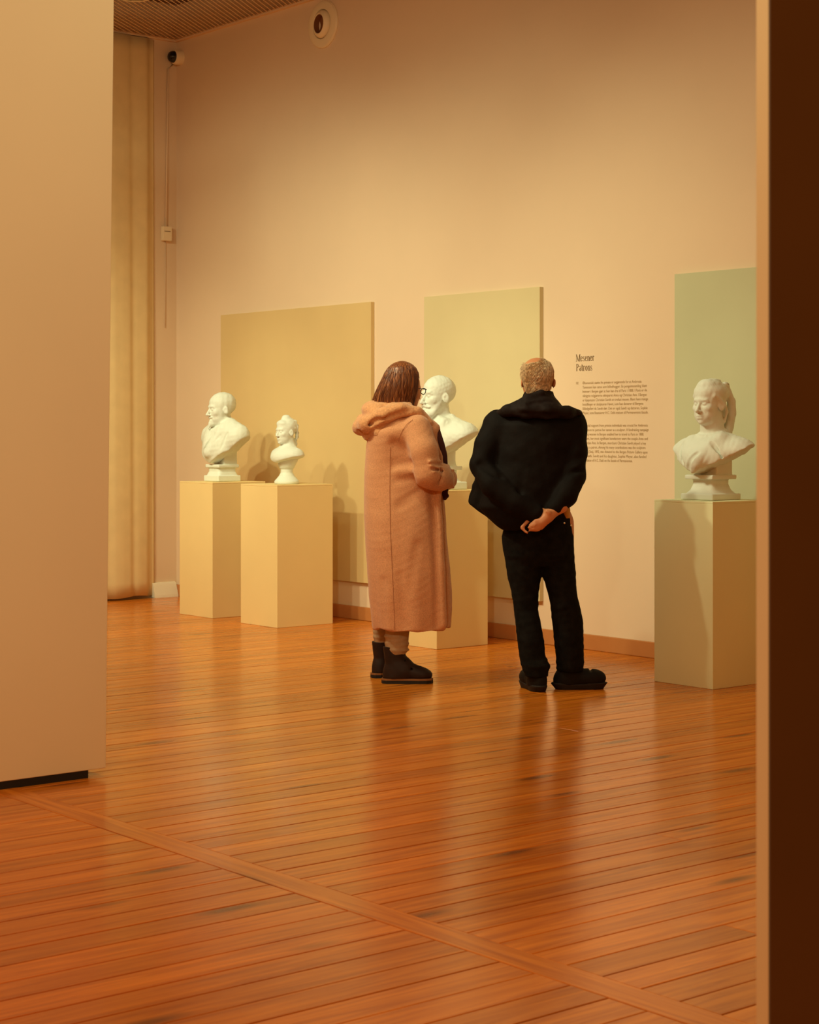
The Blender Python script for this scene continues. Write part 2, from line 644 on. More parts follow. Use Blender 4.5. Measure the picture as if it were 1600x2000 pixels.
def roty(a):
    c, s = math.cos(a), math.sin(a)
    return np.array([[c, 0, s], [0, 1, 0], [-s, 0, c]])


def wob(V, seed, scale, octaves=2):
    """cheap smooth noise from sums of sines"""
    r = np.random.default_rng(seed)
    out = np.zeros(len(V))
    for o in range(octaves):
        for _ in range(5):
            k = r.normal(size=3) * scale * (2 ** o)
            out += np.sin(V @ k + r.uniform(0, 6.28)) / (2 ** o)
    return out / 5


# ================================================================== THE SETTING
WALL_Y = 8.165
END_X = -13.05
CEIL_Z = 4.64
struct(box('wall_far', (END_X - 0.2, WALL_Y, -0.05), (-2.0, WALL_Y + 0.2, 5.2), M['wall']), 'tall cream gallery wall behind the busts')
struct(box('wall_end', (END_X - 0.2, 0.0, -0.05), (END_X, WALL_Y, 5.2), M['end_wall']), 'cream end wall at the far left corner')

# baseboards
struct(box('baseboard_far', (END_X, WALL_Y - 0.018, 0.0), (-2.0, WALL_Y, 0.097), M['base'], None, 0.004), 'tan baseboard along the far wall')
bm = bmesh.new()
prof = [(0.0, 0.0), (0.065, 0.0), (0.060, 0.02), (0.03, 0.105), (0.024, 0.118), (0.0, 0.122)]
ra = [bm.verts.new((END_X + p[0], WALL_Y - 0.02, p[1])) for p in prof]
rb = [bm.verts.new((END_X + p[0], 7.92, p[1])) for p in prof]
for i in range(len(prof)):
    j = (i + 1) % len(prof)
    bm.faces.new((ra[i], ra[j], rb[j], rb[i]))
bm.faces.new(ra)
bm.faces.new(rb[::-1])
struct(link('baseboard_end', bm_mesh(bm, 'baseboard_end'), M['white_trim']), 'white sloped baseboard in the far left corner')

# ceiling: dark slab, open lattice hung under it, rim trim along the walls
ceil = struct(box('ceiling', (END_X - 0.2, 3.0, CEIL_Z + 0.30), (-2.0, WALL_Y + 0.2, CEIL_Z + 0.45), M['ceiling']), 'dark ceiling above an open metal lattice')
bm = bmesh.new()
ua = np.array([-0.618, 0.787])
ua /= np.linalg.norm(ua)
ub = np.array([ua[1], -ua[0]])
x0, x1, y0, y1 = END_X + 0.02, -9.0, 5.6, WALL_Y - 0.03


def clip_line(c, u):
    t0, t1 = -1e9, 1e9
    for ci, ui, lo, hi in ((c[0], u[0], x0, x1), (c[1], u[1], y0, y1)):
        a, b = (lo - ci) / ui, (hi - ci) / ui
        t0, t1 = max(t0, min(a, b)), min(t1, max(a, b))
    return t0, t1


for u, w, pitch, th, zz in ((ua, ub, 0.043, 0.0085, (0.0, 0.0025)), (ub, ua, 0.043, 0.0022, (0.003, 0.005))):
    for i in range(-120, 121):
        c = np.array([(x0 + x1) / 2, (y0 + y1) / 2]) + w * pitch * i
        t0, t1 = clip_line(c, u)
        if t1 - t0 < 0.02:
            continue
        p, q = c + u * t0, c + u * t1
        n = w * th
        vs = [bm.verts.new((e[0] + s * n[0], e[1] + s * n[1], CEIL_Z + z)) for z in zz for e in (p, q) for s in (-0.5, 0.5)]
        for f in ((0, 1, 3, 2), (4, 6, 7, 5), (0, 4, 5, 1), (2, 3, 7, 6), (0, 2, 6, 4), (1, 5, 7, 3)):
            bm.faces.new([vs[k] for k in f])
lat = link('lattice', bm_mesh(bm, 'lattice'), M['lattice'], ceil)
lat['kind'] = 'stuff'
struct(box('trim_1', (END_X, WALL_Y - 0.03, CEIL_Z - 0.012), (-2.0, WALL_Y, CEIL_Z + 0.012), M['lattice']), 'thin ceiling rim along the far wall')
struct(box('trim_2', (END_X, 5.0, CEIL_Z - 0.012), (END_X + 0.03, WALL_Y - 0.03, CEIL_Z + 0.012), M['lattice']), 'thin ceiling rim along the end wall')

# floor: planks across the room, a cross board between two fields
floor = struct(box('floor', (END_X - 0.2, -3.0, -0.06), (2.0, WALL_Y + 0.1, -0.012), M['subfloor']), 'varnished pine plank floor')
PW = 0.1300
GAP = 0.0028
XO = -2.990


def plank_mesh(wd, ln):
    bm = bmesh.new()
    bm_box(bm, (-wd / 2, -ln / 2, -0.012), (wd / 2, ln / 2, 0.0))
    ed = [e for e in bm.edges if abs(e.verts[0].co.z) < 1e-6 and abs(e.verts[1].co.z) < 1e-6]
    bmesh.ops.bevel(bm, geom=ed, offset=0.0016, segments=1, affect='EDGES')
    return bm_mesh(bm, 'plank')


cache = {}


def plank(x, ya, yb, w=PW - GAP):
    key = (round(w, 4), round(yb - ya, 3))
    if key not in cache:
        me = plank_mesh(w, yb - ya)
        me.materials.append(M['plank'])
        cache[key] = me
    o = bpy.data.objects.new('plank', cache[key])
    COL.objects.link(o)
    o.location = (x, (ya + yb) / 2, random.uniform(-0.0008, 0.0))
    o.rotation_euler = (0, random.uniform(-0.003, 0.003), 0)
    o.parent = floor
    return o


joints = [3.9, 4.6, 5.2, 5.9, 6.6, 7.2]
nl = 0
for i in range(-18, 78):
    x = XO - PW * i + PW / 2
    w = PW - (0.0066 if i % 2 else 0.0034)
    if x < END_X + PW / 2:
        break
    if i >= -6:
        if i % 7 == 3:
            j = joints[(i // 7) % 6]
            plank(x, 3.292, j - 0.001, w)
            plank(x, j + 0.001, WALL_Y - 0.004, w)
        else:
            plank(x, 3.292, WALL_Y - 0.004, w)
    if x > -7.6:
        plank(x, -0.6 if i % 5 else -0.9, 3.178, w)
bm = bmesh.new()
bm_box(bm, (-7.2, 3.180, -0.012), (-0.2, 3.290, 0.0005))
bmesh.ops.bevel(bm, geom=bm.edges[:], offset=0.0015, segments=1, affect='EDGES')
cb = link('cross_board', bm_mesh(bm, 'cross_board'), M['cross'], floor)
cb['label'] = 'long board crossing the planks in the foreground'

# freestanding partition at the left, on a recessed black plinth
PX = -6.405
part = struct(empty('wall_left', (PX, 2.0, 0)), 'pale freestanding partition filling the left edge')
bm = bmesh.new()
ys, zs = (-3.2, 1.680), (0.031, 3.9)
v = []
for xx in (-0.16, 0.0):
    for (yy, zz) in ((-3.2, 0.031), (1.678, 0.031), (1.724, 3.9), (-3.2, 3.9)):
        v.append(bm.verts.new((xx, yy, zz)))
for f in ((0, 1, 2, 3), (4, 7, 6, 5), (0, 4, 5, 1), (1, 5, 6, 2), (2, 6, 7, 3), (3, 7, 4, 0)):
    bm.faces.new([v[k] for k in f])
bmesh.ops.bevel(bm, geom=bm.edges[:], offset=0.002, segments=1, affect='EDGES')
link('board', bm_mesh(bm, 'board'), M['partition'], part)
box('plinth', (-0.15, -3.2, 0.0), (-0.003, 1.600, 0.0315), M['black'], part)

# dark wall panel close at the right, with a pale lit edge
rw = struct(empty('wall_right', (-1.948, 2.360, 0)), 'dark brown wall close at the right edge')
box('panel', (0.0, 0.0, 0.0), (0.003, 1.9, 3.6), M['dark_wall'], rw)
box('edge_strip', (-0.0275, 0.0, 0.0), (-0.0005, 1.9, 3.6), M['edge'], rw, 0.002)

# ================================================================== PANELS, PEDESTALS


def board(X0, X1, Z0, Z1, material, name, label):
    T = 0.032
    o = box(name, (0, -T, 0), (X1 - X0, 0, Z1 - Z0), material, None, 0.0015)
    o.location = (X0, WALL_Y - 0.001, Z0)
    return tag(o, label, 'panel', 'coloured wall panels behind the busts')


board(-12.33, -10.37, 0.275, 2.312, M['yellow'], 'wall_panel', 'wide yellow wall panel behind the two leftmost busts')
board(-9.77, -8.60, 0.275, 2.312, M['pale_yellow'], 'wall_panel', 'narrow pale yellow wall panel behind the bearded bust between the two visitors')
board(-7.43, -5.75, 0.275, 2.314, M['sage'], 'wall_panel', 'sage green wall panel at the right behind the woman bust')


def pedestal(X0, X1, Y0, Y1, material, label):
    e = empty('pedestal', ((X0 + X1) / 2, (Y0 + Y1) / 2, 0))
    a, b = (X1 - X0) / 2, (Y1 - Y0) / 2
    box('body', (-a, -b, 0.0), (a, b, 0.988), material, e, 0.002)
    box('top_plate', (-a, -b, 0.988), (a, b, 1.0), material, e, 0.002)
    return tag(e, label, 'pedestal', 'pedestals along the wall')


pedestal(-11.745, -11.295, 7.377, 7.85, M['yellow_ped'], 'leftmost yellow pedestal, under the bald bust with a pointed beard')
pedestal(-10.905, -10.452, 7.364, 7.85, M['yellow_ped'], 'yellow pedestal under the small bust on a round foot')
pedestal(-9.235, -8.788, 7.419, 7.85, M['yellow_ped'], 'yellow pedestal between the two visitors, under the large bearded bust')
pedestal(-6.913, -6.490, 7.403, 7.85, M['sage_ped'], 'sage green pedestal at the right')


# ================================================================== BUSTS
# each bust is sculpted facing +y of its own frame (x to its right when seen from behind), then turned to face the room
def head(F, c, s, yaw=0.0, pitch=0.0, roll=0.0, beard=None, neck=0.35, nose=1.0, age=1.0, ear=(0.345, 0.345), thick=1.0):
    R = rotz(yaw) @ rotx(pitch) @ roty(roll)
    F.frame(c, R, s)
    F.ell((0, -0.075, 0.64), (0.345, 0.425, 0.36), 0.05)
    F.ell((0, 0.09, 0.38), (0.285, 0.28, 0.34), 0.08)
    F.ell((0, 0.11, 0.17), (0.225, 0.22, 0.16), 0.08)
    F.ell((0, 0.28, 0.07), (0.085, 0.075, 0.065), 0.06)
    for q in (-1, 1):
        F.ell((q * 0.18, 0.23, 0.39), (0.085, 0.09, 0.075), 0.07)
        F.ell((q * 0.115, 0.375, 0.49), (0.085, 0.060, 0.055), 0.05, 'sub')
    F.ell((0, 0.315, 0.575), (0.19, 0.06, 0.04), 0.06)
    for q in (-1, 1):
        F.ell((q * 0.115, 0.310, 0.485), (0.058, 0.045, 0.036), 0.012)
        F.cap((q * 0.055, 0.335, 0.548), (q * 0.20, 0.285, 0.540), 0.022, 0.018, 0.02)
        F.cap((q * 0.06, 0.345, 0.513), (q * 0.175, 0.315, 0.507), 0.010, 0.009, 0.010)
        F.ell((q * 0.045, 0.395, 0.318), (0.036, 0.045, 0.030), 0.02)
        F.ell((q * ear[(q + 1) // 2], -0.03, 0.44), (0.032, 0.085, 0.125), 0.02, rot=rotz(q * 0.45))
        F.ell((q * (ear[(q + 1) // 2] + 0.03), -0.01, 0.45), (0.018, 0.045, 0.075), 0.012, 'sub', rot=rotz(q * 0.45))
        F.cap((q * 0.09, 0.33, 0.31), (q * 0.13, 0.27, 0.20), 0.006, 0.006, 0.03 * age, 'sub')
    F.cap((0, 0.345, 0.52), (0, 0.455 * nose, 0.335), 0.028, 0.048, 0.03)
    F.ell((0, 0.355, 0.215), (0.085, 0.040, 0.022), 0.02)
    F.ell((0, 0.345, 0.160), (0.075, 0.040, 0.024), 0.02)
    F.cap((-0.08, 0.385, 0.188), (0.08, 0.385, 0.188), 0.007, 0.007, 0.012, 'sub')
    F.cap((0, -0.08, 0.25), (0, -0.14, -neck), 0.215 * thick, 0.245 * thick, 0.06)
    if beard == 'goatee':
        F.ell((0, 0.36, 0.245), (0.12, 0.045, 0.022), 0.02)
        F.ell((0, 0.34, 0.06), (0.085, 0.075, 0.10), 0.04)
        F.cap((0, 0.37, 0.06), (0, 0.43, -0.10), 0.06, 0.025, 0.03)
    if beard == 'full':
        for q in (-1, 1):
            F.cap((q * 0.02, 0.40, 0.262), (q * 0.15, 0.33, 0.215), 0.032, 0.022, 0.02)
            F.cap((q * 0.25, 0.10, 0.32), (q * 0.17, 0.24, 0.08), 0.035, 0.075, 0.05)
        F.ell((0, 0.29, 0.04), (0.20, 0.16, 0.15), 0.05)
        F.ell((0, 0.36, -0.07), (0.14, 0.11, 0.13), 0.04)
        for i in range(26):
            a = RNG.uniform(-1, 1)
            zz = RNG.uniform(-0.14, 0.16)
            F.ell((a * 0.19, 0.445 - 0.25 * a * a - 0.1 * abs(zz), zz), (0.030, 0.026, 0.034), 0.014)
    return F


def rough(seed, amp):
    return lambda V: amp * (wob(V, seed, 45) + 0.7 * wob(V, seed + 1, 120))


def socle_square(F, a, z_foot, z_neck, z_top, a_neck, a_top, rnd=0.004):
    F.frame()
    F.box((0, 0, z_foot / 2 + 0.0005), (a, a, z_foot / 2), rnd)
    F.loft([(z_foot * 0.85, 0, 0, a * 0.93, a * 0.93), (z_foot + (z_neck - z_foot) * 0.4, 0, 0, a_neck * 1.12, a_neck * 1.12), (z_neck, 0, 0, a_neck, a_neck),
            (z_top - 0.022, 0, 0, a_neck * 1.03, a_neck * 1.03)], 0.004, n=7)
    F.box((0, 0, z_top - 0.012), (a_top, a_top, 0.012), rnd)


def make_bust(name, field_fn, loc, label, parts):
    e = empty(name, loc, math.pi)
    for pname, fn in parts:
        me = fn()
        me.transform(Matrix.Scale(-1, 4, (1, 0, 0)))
        me.flip_normals()
        link(pname, me, M['plaster'], e, smooth=True)
    return tag(e, label, 'bust', 'plaster busts on the pedestals')


H1 = 0.0048


def bust_man_goatee():
    def socle():
        F = Field((-0.17, -0.17, -0.01), (0.17, 0.17, 0.32), H1)
        socle_square(F, 0.100, 0.045, 0.075, 0.128, 0.078, 0.092)
        F.box((0, -0.03, 0.20), (0.070, 0.060, 0.085), 0.006)
        return F.mesh('socle')

    def figure():
        F = Field((-0.32, -0.24, 0.10), (0.32, 0.26, 0.72), H1)
        # chest and shoulders
        F.ell((0, -0.01, 0.315), (0.205, 0.115, 0.15), 0.03)
        F.ell((0, 0.035, 0.23), (0.16, 0.105, 0.14), 0.04)
        for q in (-1, 1):
            F.ell((q * 0.185, -0.03, 0.33), (0.070, 0.085, 0.085), 0.05)
            F.cap((q * 0.05, -0.03, 0.43), (q * 0.19, -0.035, 0.365), 0.05, 0.05, 0.05)
        # open coat lapels: overlapping folds running down the chest
        F.cap((-0.07, 0.05, 0.37), (0.0, 0.125, 0.22), 0.030, 0.024, 0.05)
        F.cap((0.085, 0.045, 0.385), (0.02, 0.130, 0.22), 0.036, 0.026, 0.04)
        F.cap((0.050, 0.112, 0.36), (-0.030, 0.152, 0.22), 0.013, 0.015, 0.008, 'sub')
        F.cap((-0.030, 0.152, 0.22), (-0.07, 0.135, 0.14), 0.015, 0.020, 0.008, 'sub')
        F.cap((0.115, 0.100, 0.345), (0.080, 0.132, 0.295), 0.013, 0.008, 0.006, 'sub')
        F.cap((0.05, 0.06, 0.425), (-0.04, 0.085, 0.405), 0.010, 0.010, 0.012, 'sub')
        F.cap((0.16, 0.06, 0.36), (0.13, 0.10, 0.25), 0.006, 0.005, 0.014, 'sub')
        head(F, (0, 0.005, 0.425), 0.246, yaw=0.22, pitch=-0.06, beard='goatee', neck=0.3)
        F.frame()
        # cut along a line that drops to the front centre and rises to the shoulders
        F.cut(lambda x, y, z: (0.135 + 0.80 * np.abs(x) ** 1.15 + 0.33 * np.maximum(0, 0.05 - y)) - z, 0.006)
        F.ell((0, -0.16, 0.24), (0.14, 0.085, 0.12), 0.02, 'sub')
        return F.mesh('figure', rough(3, 0.0017), 1)
    return make_bust('bust', None, (-11.525, 7.615, 1.0), 'leftmost white plaster bust, bald man with pointed beard', [('socle', socle), ('figure', figure)])


def bust_girl():
    def socle():
        F = Field((-0.14, -0.14, -0.01), (0.14, 0.14, 0.30), H1 * 0.85)
        F.loft([(0.0005, 0, 0, 0.088, 0.088), (0.018, 0, 0, 0.090, 0.090), (0.03, 0, 0, 0.080, 0.080), (0.055, 0, 0, 0.058, 0.058), (0.08, 0, 0, 0.044, 0.044), (0.105, 0, 0, 0.043, 0.043),
                (0.115, 0, 0, 0.054, 0.054), (0.135, 0, 0, 0.066, 0.062), (0.165, 0, -0.01, 0.078, 0.066), (0.20, 0, -0.01, 0.080, 0.06)], 0.004)
        return F.mesh('socle')

    def figure():
        F = Field((-0.2, -0.2, 0.13), (0.2, 0.2, 0.52), H1 * 0.8)
        F.ell((0, 0.0, 0.205), (0.135, 0.085, 0.065), 0.03)
        F.ell((0, 0.04, 0.19), (0.10, 0.075, 0.06), 0.03)
        for q in (-1, 1):
            F.ell((q * 0.10, -0.01, 0.20), (0.055, 0.06, 0.05), 0.04)
        F.cap((0, -0.01, 0.33), (0, -0.015, 0.22), 0.042, 0.06, 0.04)
        F.cap((-0.12, 0.03, 0.225), (0.12, 0.03, 0.225), 0.012, 0.012, 0.01)
        head(F, (0, 0.01, 0.285), 0.183, yaw=-0.05, pitch=-0.02, neck=0.2, nose=0.97, age=0.3)
        F.frame((0, 0.01, 0.285), rotz(-0.05), 0.183)
        # hair drawn back, top knot, ribbon and plait behind
        F.ell((0, -0.10, 0.70), (0.345, 0.40, 0.345), 0.04)
        F.ell((0, -0.02, 1.02), (0.15, 0.17, 0.13), 0.08)
        F.ell((0, 0.20, 0.80), (0.24, 0.16, 0.13), 0.06)
        for i in range(7):
            t = i / 6
            F.ell((0.05 * math.sin(i * 2.2), -0.46 - 0.10 * math.sin(t * 3), 0.86 - t * 0.86), (0.10 - 0.03 * t, 0.085, 0.095), 0.03)
        F.chain([(0.22, -0.28, 0.92), (0.27, -0.38, 0.66), (0.20, -0.42, 0.40), (0.24, -0.36, 0.20)], [0.035, 0.045, 0.030, 0.04], 0.02)
        for i in range(9):
            a = i / 8 * math.pi
            F.ell((0.30 * math.cos(a), -0.22, 0.62 + 0.36 * math.sin(a)), (0.055, 0.06, 0.055), 0.02)
        F.frame()
        F.cut(lambda x, y, z: (0.152 + 0.30 * np.abs(x) + 0.1 * np.maximum(0, -y)) - z, 0.005)
        return F.mesh('figure', rough(5, 0.0013), 1)
    return make_bust('bust', None, (-10.675, 7.605, 1.0), 'smallest white bust, girl with plaited hair on a round foot', [('socle', socle), ('figure', figure)])


def bust_bearded():
    def socle():
        F = Field((-0.2, -0.2, -0.01), (0.2, 0.2, 0.38), H1)
        socle_square(F, 0.125, 0.05, 0.085, 0.150, 0.082, 0.104)
        F.loft([(0.14, 0, -0.02, 0.080, 0.075), (0.19, 0, -0.02, 0.070, 0.070), (0.33, 0, -0.02, 0.085, 0.065)], 0.01, n=4)
        return F.mesh('socle')

    def figure():
        F = Field((-0.36, -0.26, 0.14), (0.36, 0.28, 0.80), H1 * 1.05)
        F.ell((0, 0.0, 0.33), (0.23, 0.130, 0.13), 0.03)
        F.ell((0, 0.04, 0.27), (0.18, 0.115, 0.13), 0.04)
        for q in (-1, 1):
            F.ell((q * 0.215, -0.025, 0.345), (0.090, 0.095, 0.078), 0.05)
            F.cap((q * 0.04, -0.03, 0.435), (q * 0.21, -0.035, 0.37), 0.055, 0.052, 0.05)
        # coat lapels, collar, tie knot
        F.cap((-0.08, 0.06, 0.43), (0.0, 0.145, 0.27), 0.030, 0.024, 0.04)
        F.cap((0.10, 0.055, 0.43), (0.02, 0.150, 0.27), 0.034, 0.026, 0.03)
        F.cap((0.135, 0.045, 0.462), (0.145, 0.112, 0.385), 0.007, 0.007, 0.006, 'sub')
        F.cap((0.145, 0.112, 0.385), (0.085, 0.150, 0.355), 0.007, 0.007, 0.006, 'sub')
        F.cap((0.03, 0.175, 0.36), (0.0, 0.180, 0.22), 0.006, 0.008, 0.008, 'sub')
        F.ell((0.01, 0.125, 0.43), (0.035, 0.025, 0.025), 0.01)
        F.cap((0.05, 0.05, 0.445), (-0.05, 0.05, 0.445), 0.035, 0.035, 0.02)
        F.cap((0.080, -0.03, 0.465), (0.050, 0.075, 0.430), 0.022, 0.018, 0.012)
        F.ell((0.07, 0.15, 0.34), (0.022, 0.012, 0.014), 0.006, 'sub')
        head(F, (0, 0.025, 0.472), 0.266, yaw=0.12, pitch=0.0, beard='full', neck=0.3)
        F.frame()
        F.cut(lambda x, y, z: (0.185 + 0.62 * np.abs(x) ** 1.1 + 0.30 * np.maximum(0, 0.03 - y)) - z, 0.006)
        F.ell((0, -0.17, 0.29), (0.16, 0.09, 0.12), 0.02, 'sub')
        return F.mesh('figure', rough(8, 0.0019), 1)
    return make_bust('bust', None, (-9.01, 7.635, 1.0), 'large white bust of a bald bearded man, between the two visitors', [('socle', socle), ('figure', figure)])


def bust_woman():
    def socle():
        F = Field((-0.19, -0.19, -0.01), (0.19, 0.19, 0.33), H1)
        socle_square(F, 0.116, 0.035, 0.085, 0.138, 0.074, 0.100)
        F.loft([(0.03, 0, 0, 0.108, 0.108), (0.055, 0, 0, 0.088, 0.088), (0.08, 0, 0, 0.076, 0.076)], 0.01, n=5)
        F.box((0, -0.02, 0.20), (0.082, 0.066, 0.085), 0.006)
        return F.mesh('socle')

    def figure():
        F = Field((-0.34, -0.26, 0.12), (0.34, 0.27, 0.72), H1 * 0.92)
        F.ell((0, -0.01, 0.265), (0.215, 0.120, 0.095), 0.03)
        F.ell((0, 0.04, 0.225), (0.18, 0.115, 0.11), 0.04)
        for q in (-1, 1):
            F.ell((q * 0.20, -0.03, 0.265), (0.085, 0.085, 0.055), 0.05)
            F.cap((q * 0.035, -0.04, 0.335), (q * 0.19, -0.035, 0.285), 0.045, 0.045, 0.05)
        # shawl folds crossing on the chest
        F.cap((-0.09, 0.05, 0.315), (0.0, 0.135, 0.20), 0.034, 0.030, 0.04)
        F.cap((0.10, 0.03, 0.335), (0.04, 0.135, 0.225), 0.036, 0.034, 0.03)
        F.cap((0.04, 0.135, 0.23), (-0.01, 0.140, 0.16), 0.034, 0.030, 0.03)
        F.cap((0.065, 0.165, 0.275), (-0.005, 0.178, 0.215), 0.014, 0.019, 0.006, 'sub')
        F.cap((-0.005, 0.178, 0.215), (-0.03, 0.165, 0.150), 0.019, 0.028, 0.008, 'sub')
        F.cap((0.06, 0.12, 0.36), (0.035, 0.150, 0.32), 0.005, 0.004, 0.012, 'sub')
        F.cap((0.10, 0.150, 0.26), (0.07, 0.165, 0.18), 0.005, 0.005, 0.012, 'sub')
        F.cap((0.10, 0.105, 0.315), (0.15, 0.085, 0.235), 0.010, 0.009, 0.012, 'sub')
        F.cap((-0.12, 0.10, 0.31), (-0.08, 0.14, 0.20), 0.006, 0.006, 0.012, 'sub')
        # ruffled collar
        for i in range(15):
            a = -0.5 + i / 14 * (math.pi + 1.0)
            F.ell((0.072 * math.cos(a), -0.012 + 0.072 * math.sin(a), 0.365 - 0.022 * math.sin(a)), (0.017, 0.017, 0.015), 0.006)
        head(F, (0, 0.012, 0.412), 0.236, yaw=-0.06, pitch=-0.03, neck=0.42, nose=1.0, age=0.6, thick=1.22)
        F.frame((0, 0.012, 0.412), rotz(-0.06), 0.236)
        F.ell((0, 0.16, 0.22), (0.25, 0.20, 0.19), 0.06)
        F.ell((0, -0.30, 0.30), (0.22, 0.16, 0.30), 0.06)
        # headcloth with a knotted bow and tails down the back
        F.ell((0, -0.08, 0.73), (0.385, 0.45, 0.30), 0.02)
        F.ell((0, 0.02, 0.92), (0.25, 0.28, 0.15), 0.06)
        F.ell((0, -0.16, 1.0), (0.16, 0.20, 0.08), 0.04)
        F.cap((-0.29, 0.16, 0.66), (0.29, 0.16, 0.66), 0.05, 0.05, 0.05)
        F.ell((0, 0.30, 0.68), (0.17, 0.05, 0.05), 0.04)
        for q in (-1, 1):
            F.cap((q * 0.32, 0.10, 0.64), (q * 0.37, -0.10, 0.44), 0.05, 0.05, 0.03)
            F.ell((q * 0.20, -0.34, 0.92), (0.09, 0.11, 0.08), 0.02)
            F.ell((q * 0.24, -0.36, 0.92), (0.04, 0.05, 0.04), 0.015, 'sub')
            F.ell((q * 0.30, -0.20, 0.74), (0.06, 0.08, 0.07), 0.02)
            F.chain([(q * 0.20, -0.38, 0.86), (q * 0.24, -0.52, 0.55), (q * 0.22, -0.55, 0.25), (q * 0.20, -0.48, -0.05), (q * 0.22, -0.36, -0.30)], [0.08, 0.10, 0.11, 0.11, 0.10], 0.03)
        F.chain([(0.32, -0.14, 0.56), (0.31, -0.26, 0.30), (0.24, -0.26, 0.06)], [0.03, 0.04, 0.03], 0.02)
        F.frame()
        F.cut(lambda x, y, z: (0.148 + 0.62 * np.abs(x) ** 1.15 + 0.25 * np.maximum(0, 0.04 - y)
                               + 0.004 * np.sin(x * 90) * np.sin(y * 70)) - z, 0.005)
        F.ell((0, -0.17, 0.24), (0.15, 0.09, 0.11), 0.02, 'sub')
        return F.mesh('figure', rough(11, 0.0017), 1)
    return make_bust('bust', None, (-6.70, 7.625, 1.0), 'white bust of a woman in a knotted headcloth, on the sage pedestal', [('socle', socle), ('figure', figure)])


bust_man_goatee()
bust_girl()
bust_bearded()
bust_woman()
# ================================================================== PEOPLE
# each visitor stands in a frame turned to the viewing direction of the survey: x right, y away, z up
def place(px, py):
    z = FPX * CAM_H / (py - 843.0)
    p = z * (CAM_D + (px - 800.0) / FPX * CAM_R)
    return (p[0], p[1], 0.0), FPX / z


# ---------------------------------------------------------------- woman in a long pink coat
W_LOC, WS = place(795, 1330)


def wu(px):
    return (px - 795.0) / WS


def wz(py):
    return (1330.0 - py) / WS


def wp(px, py, v):
    return (wu(px), v, wz(py))


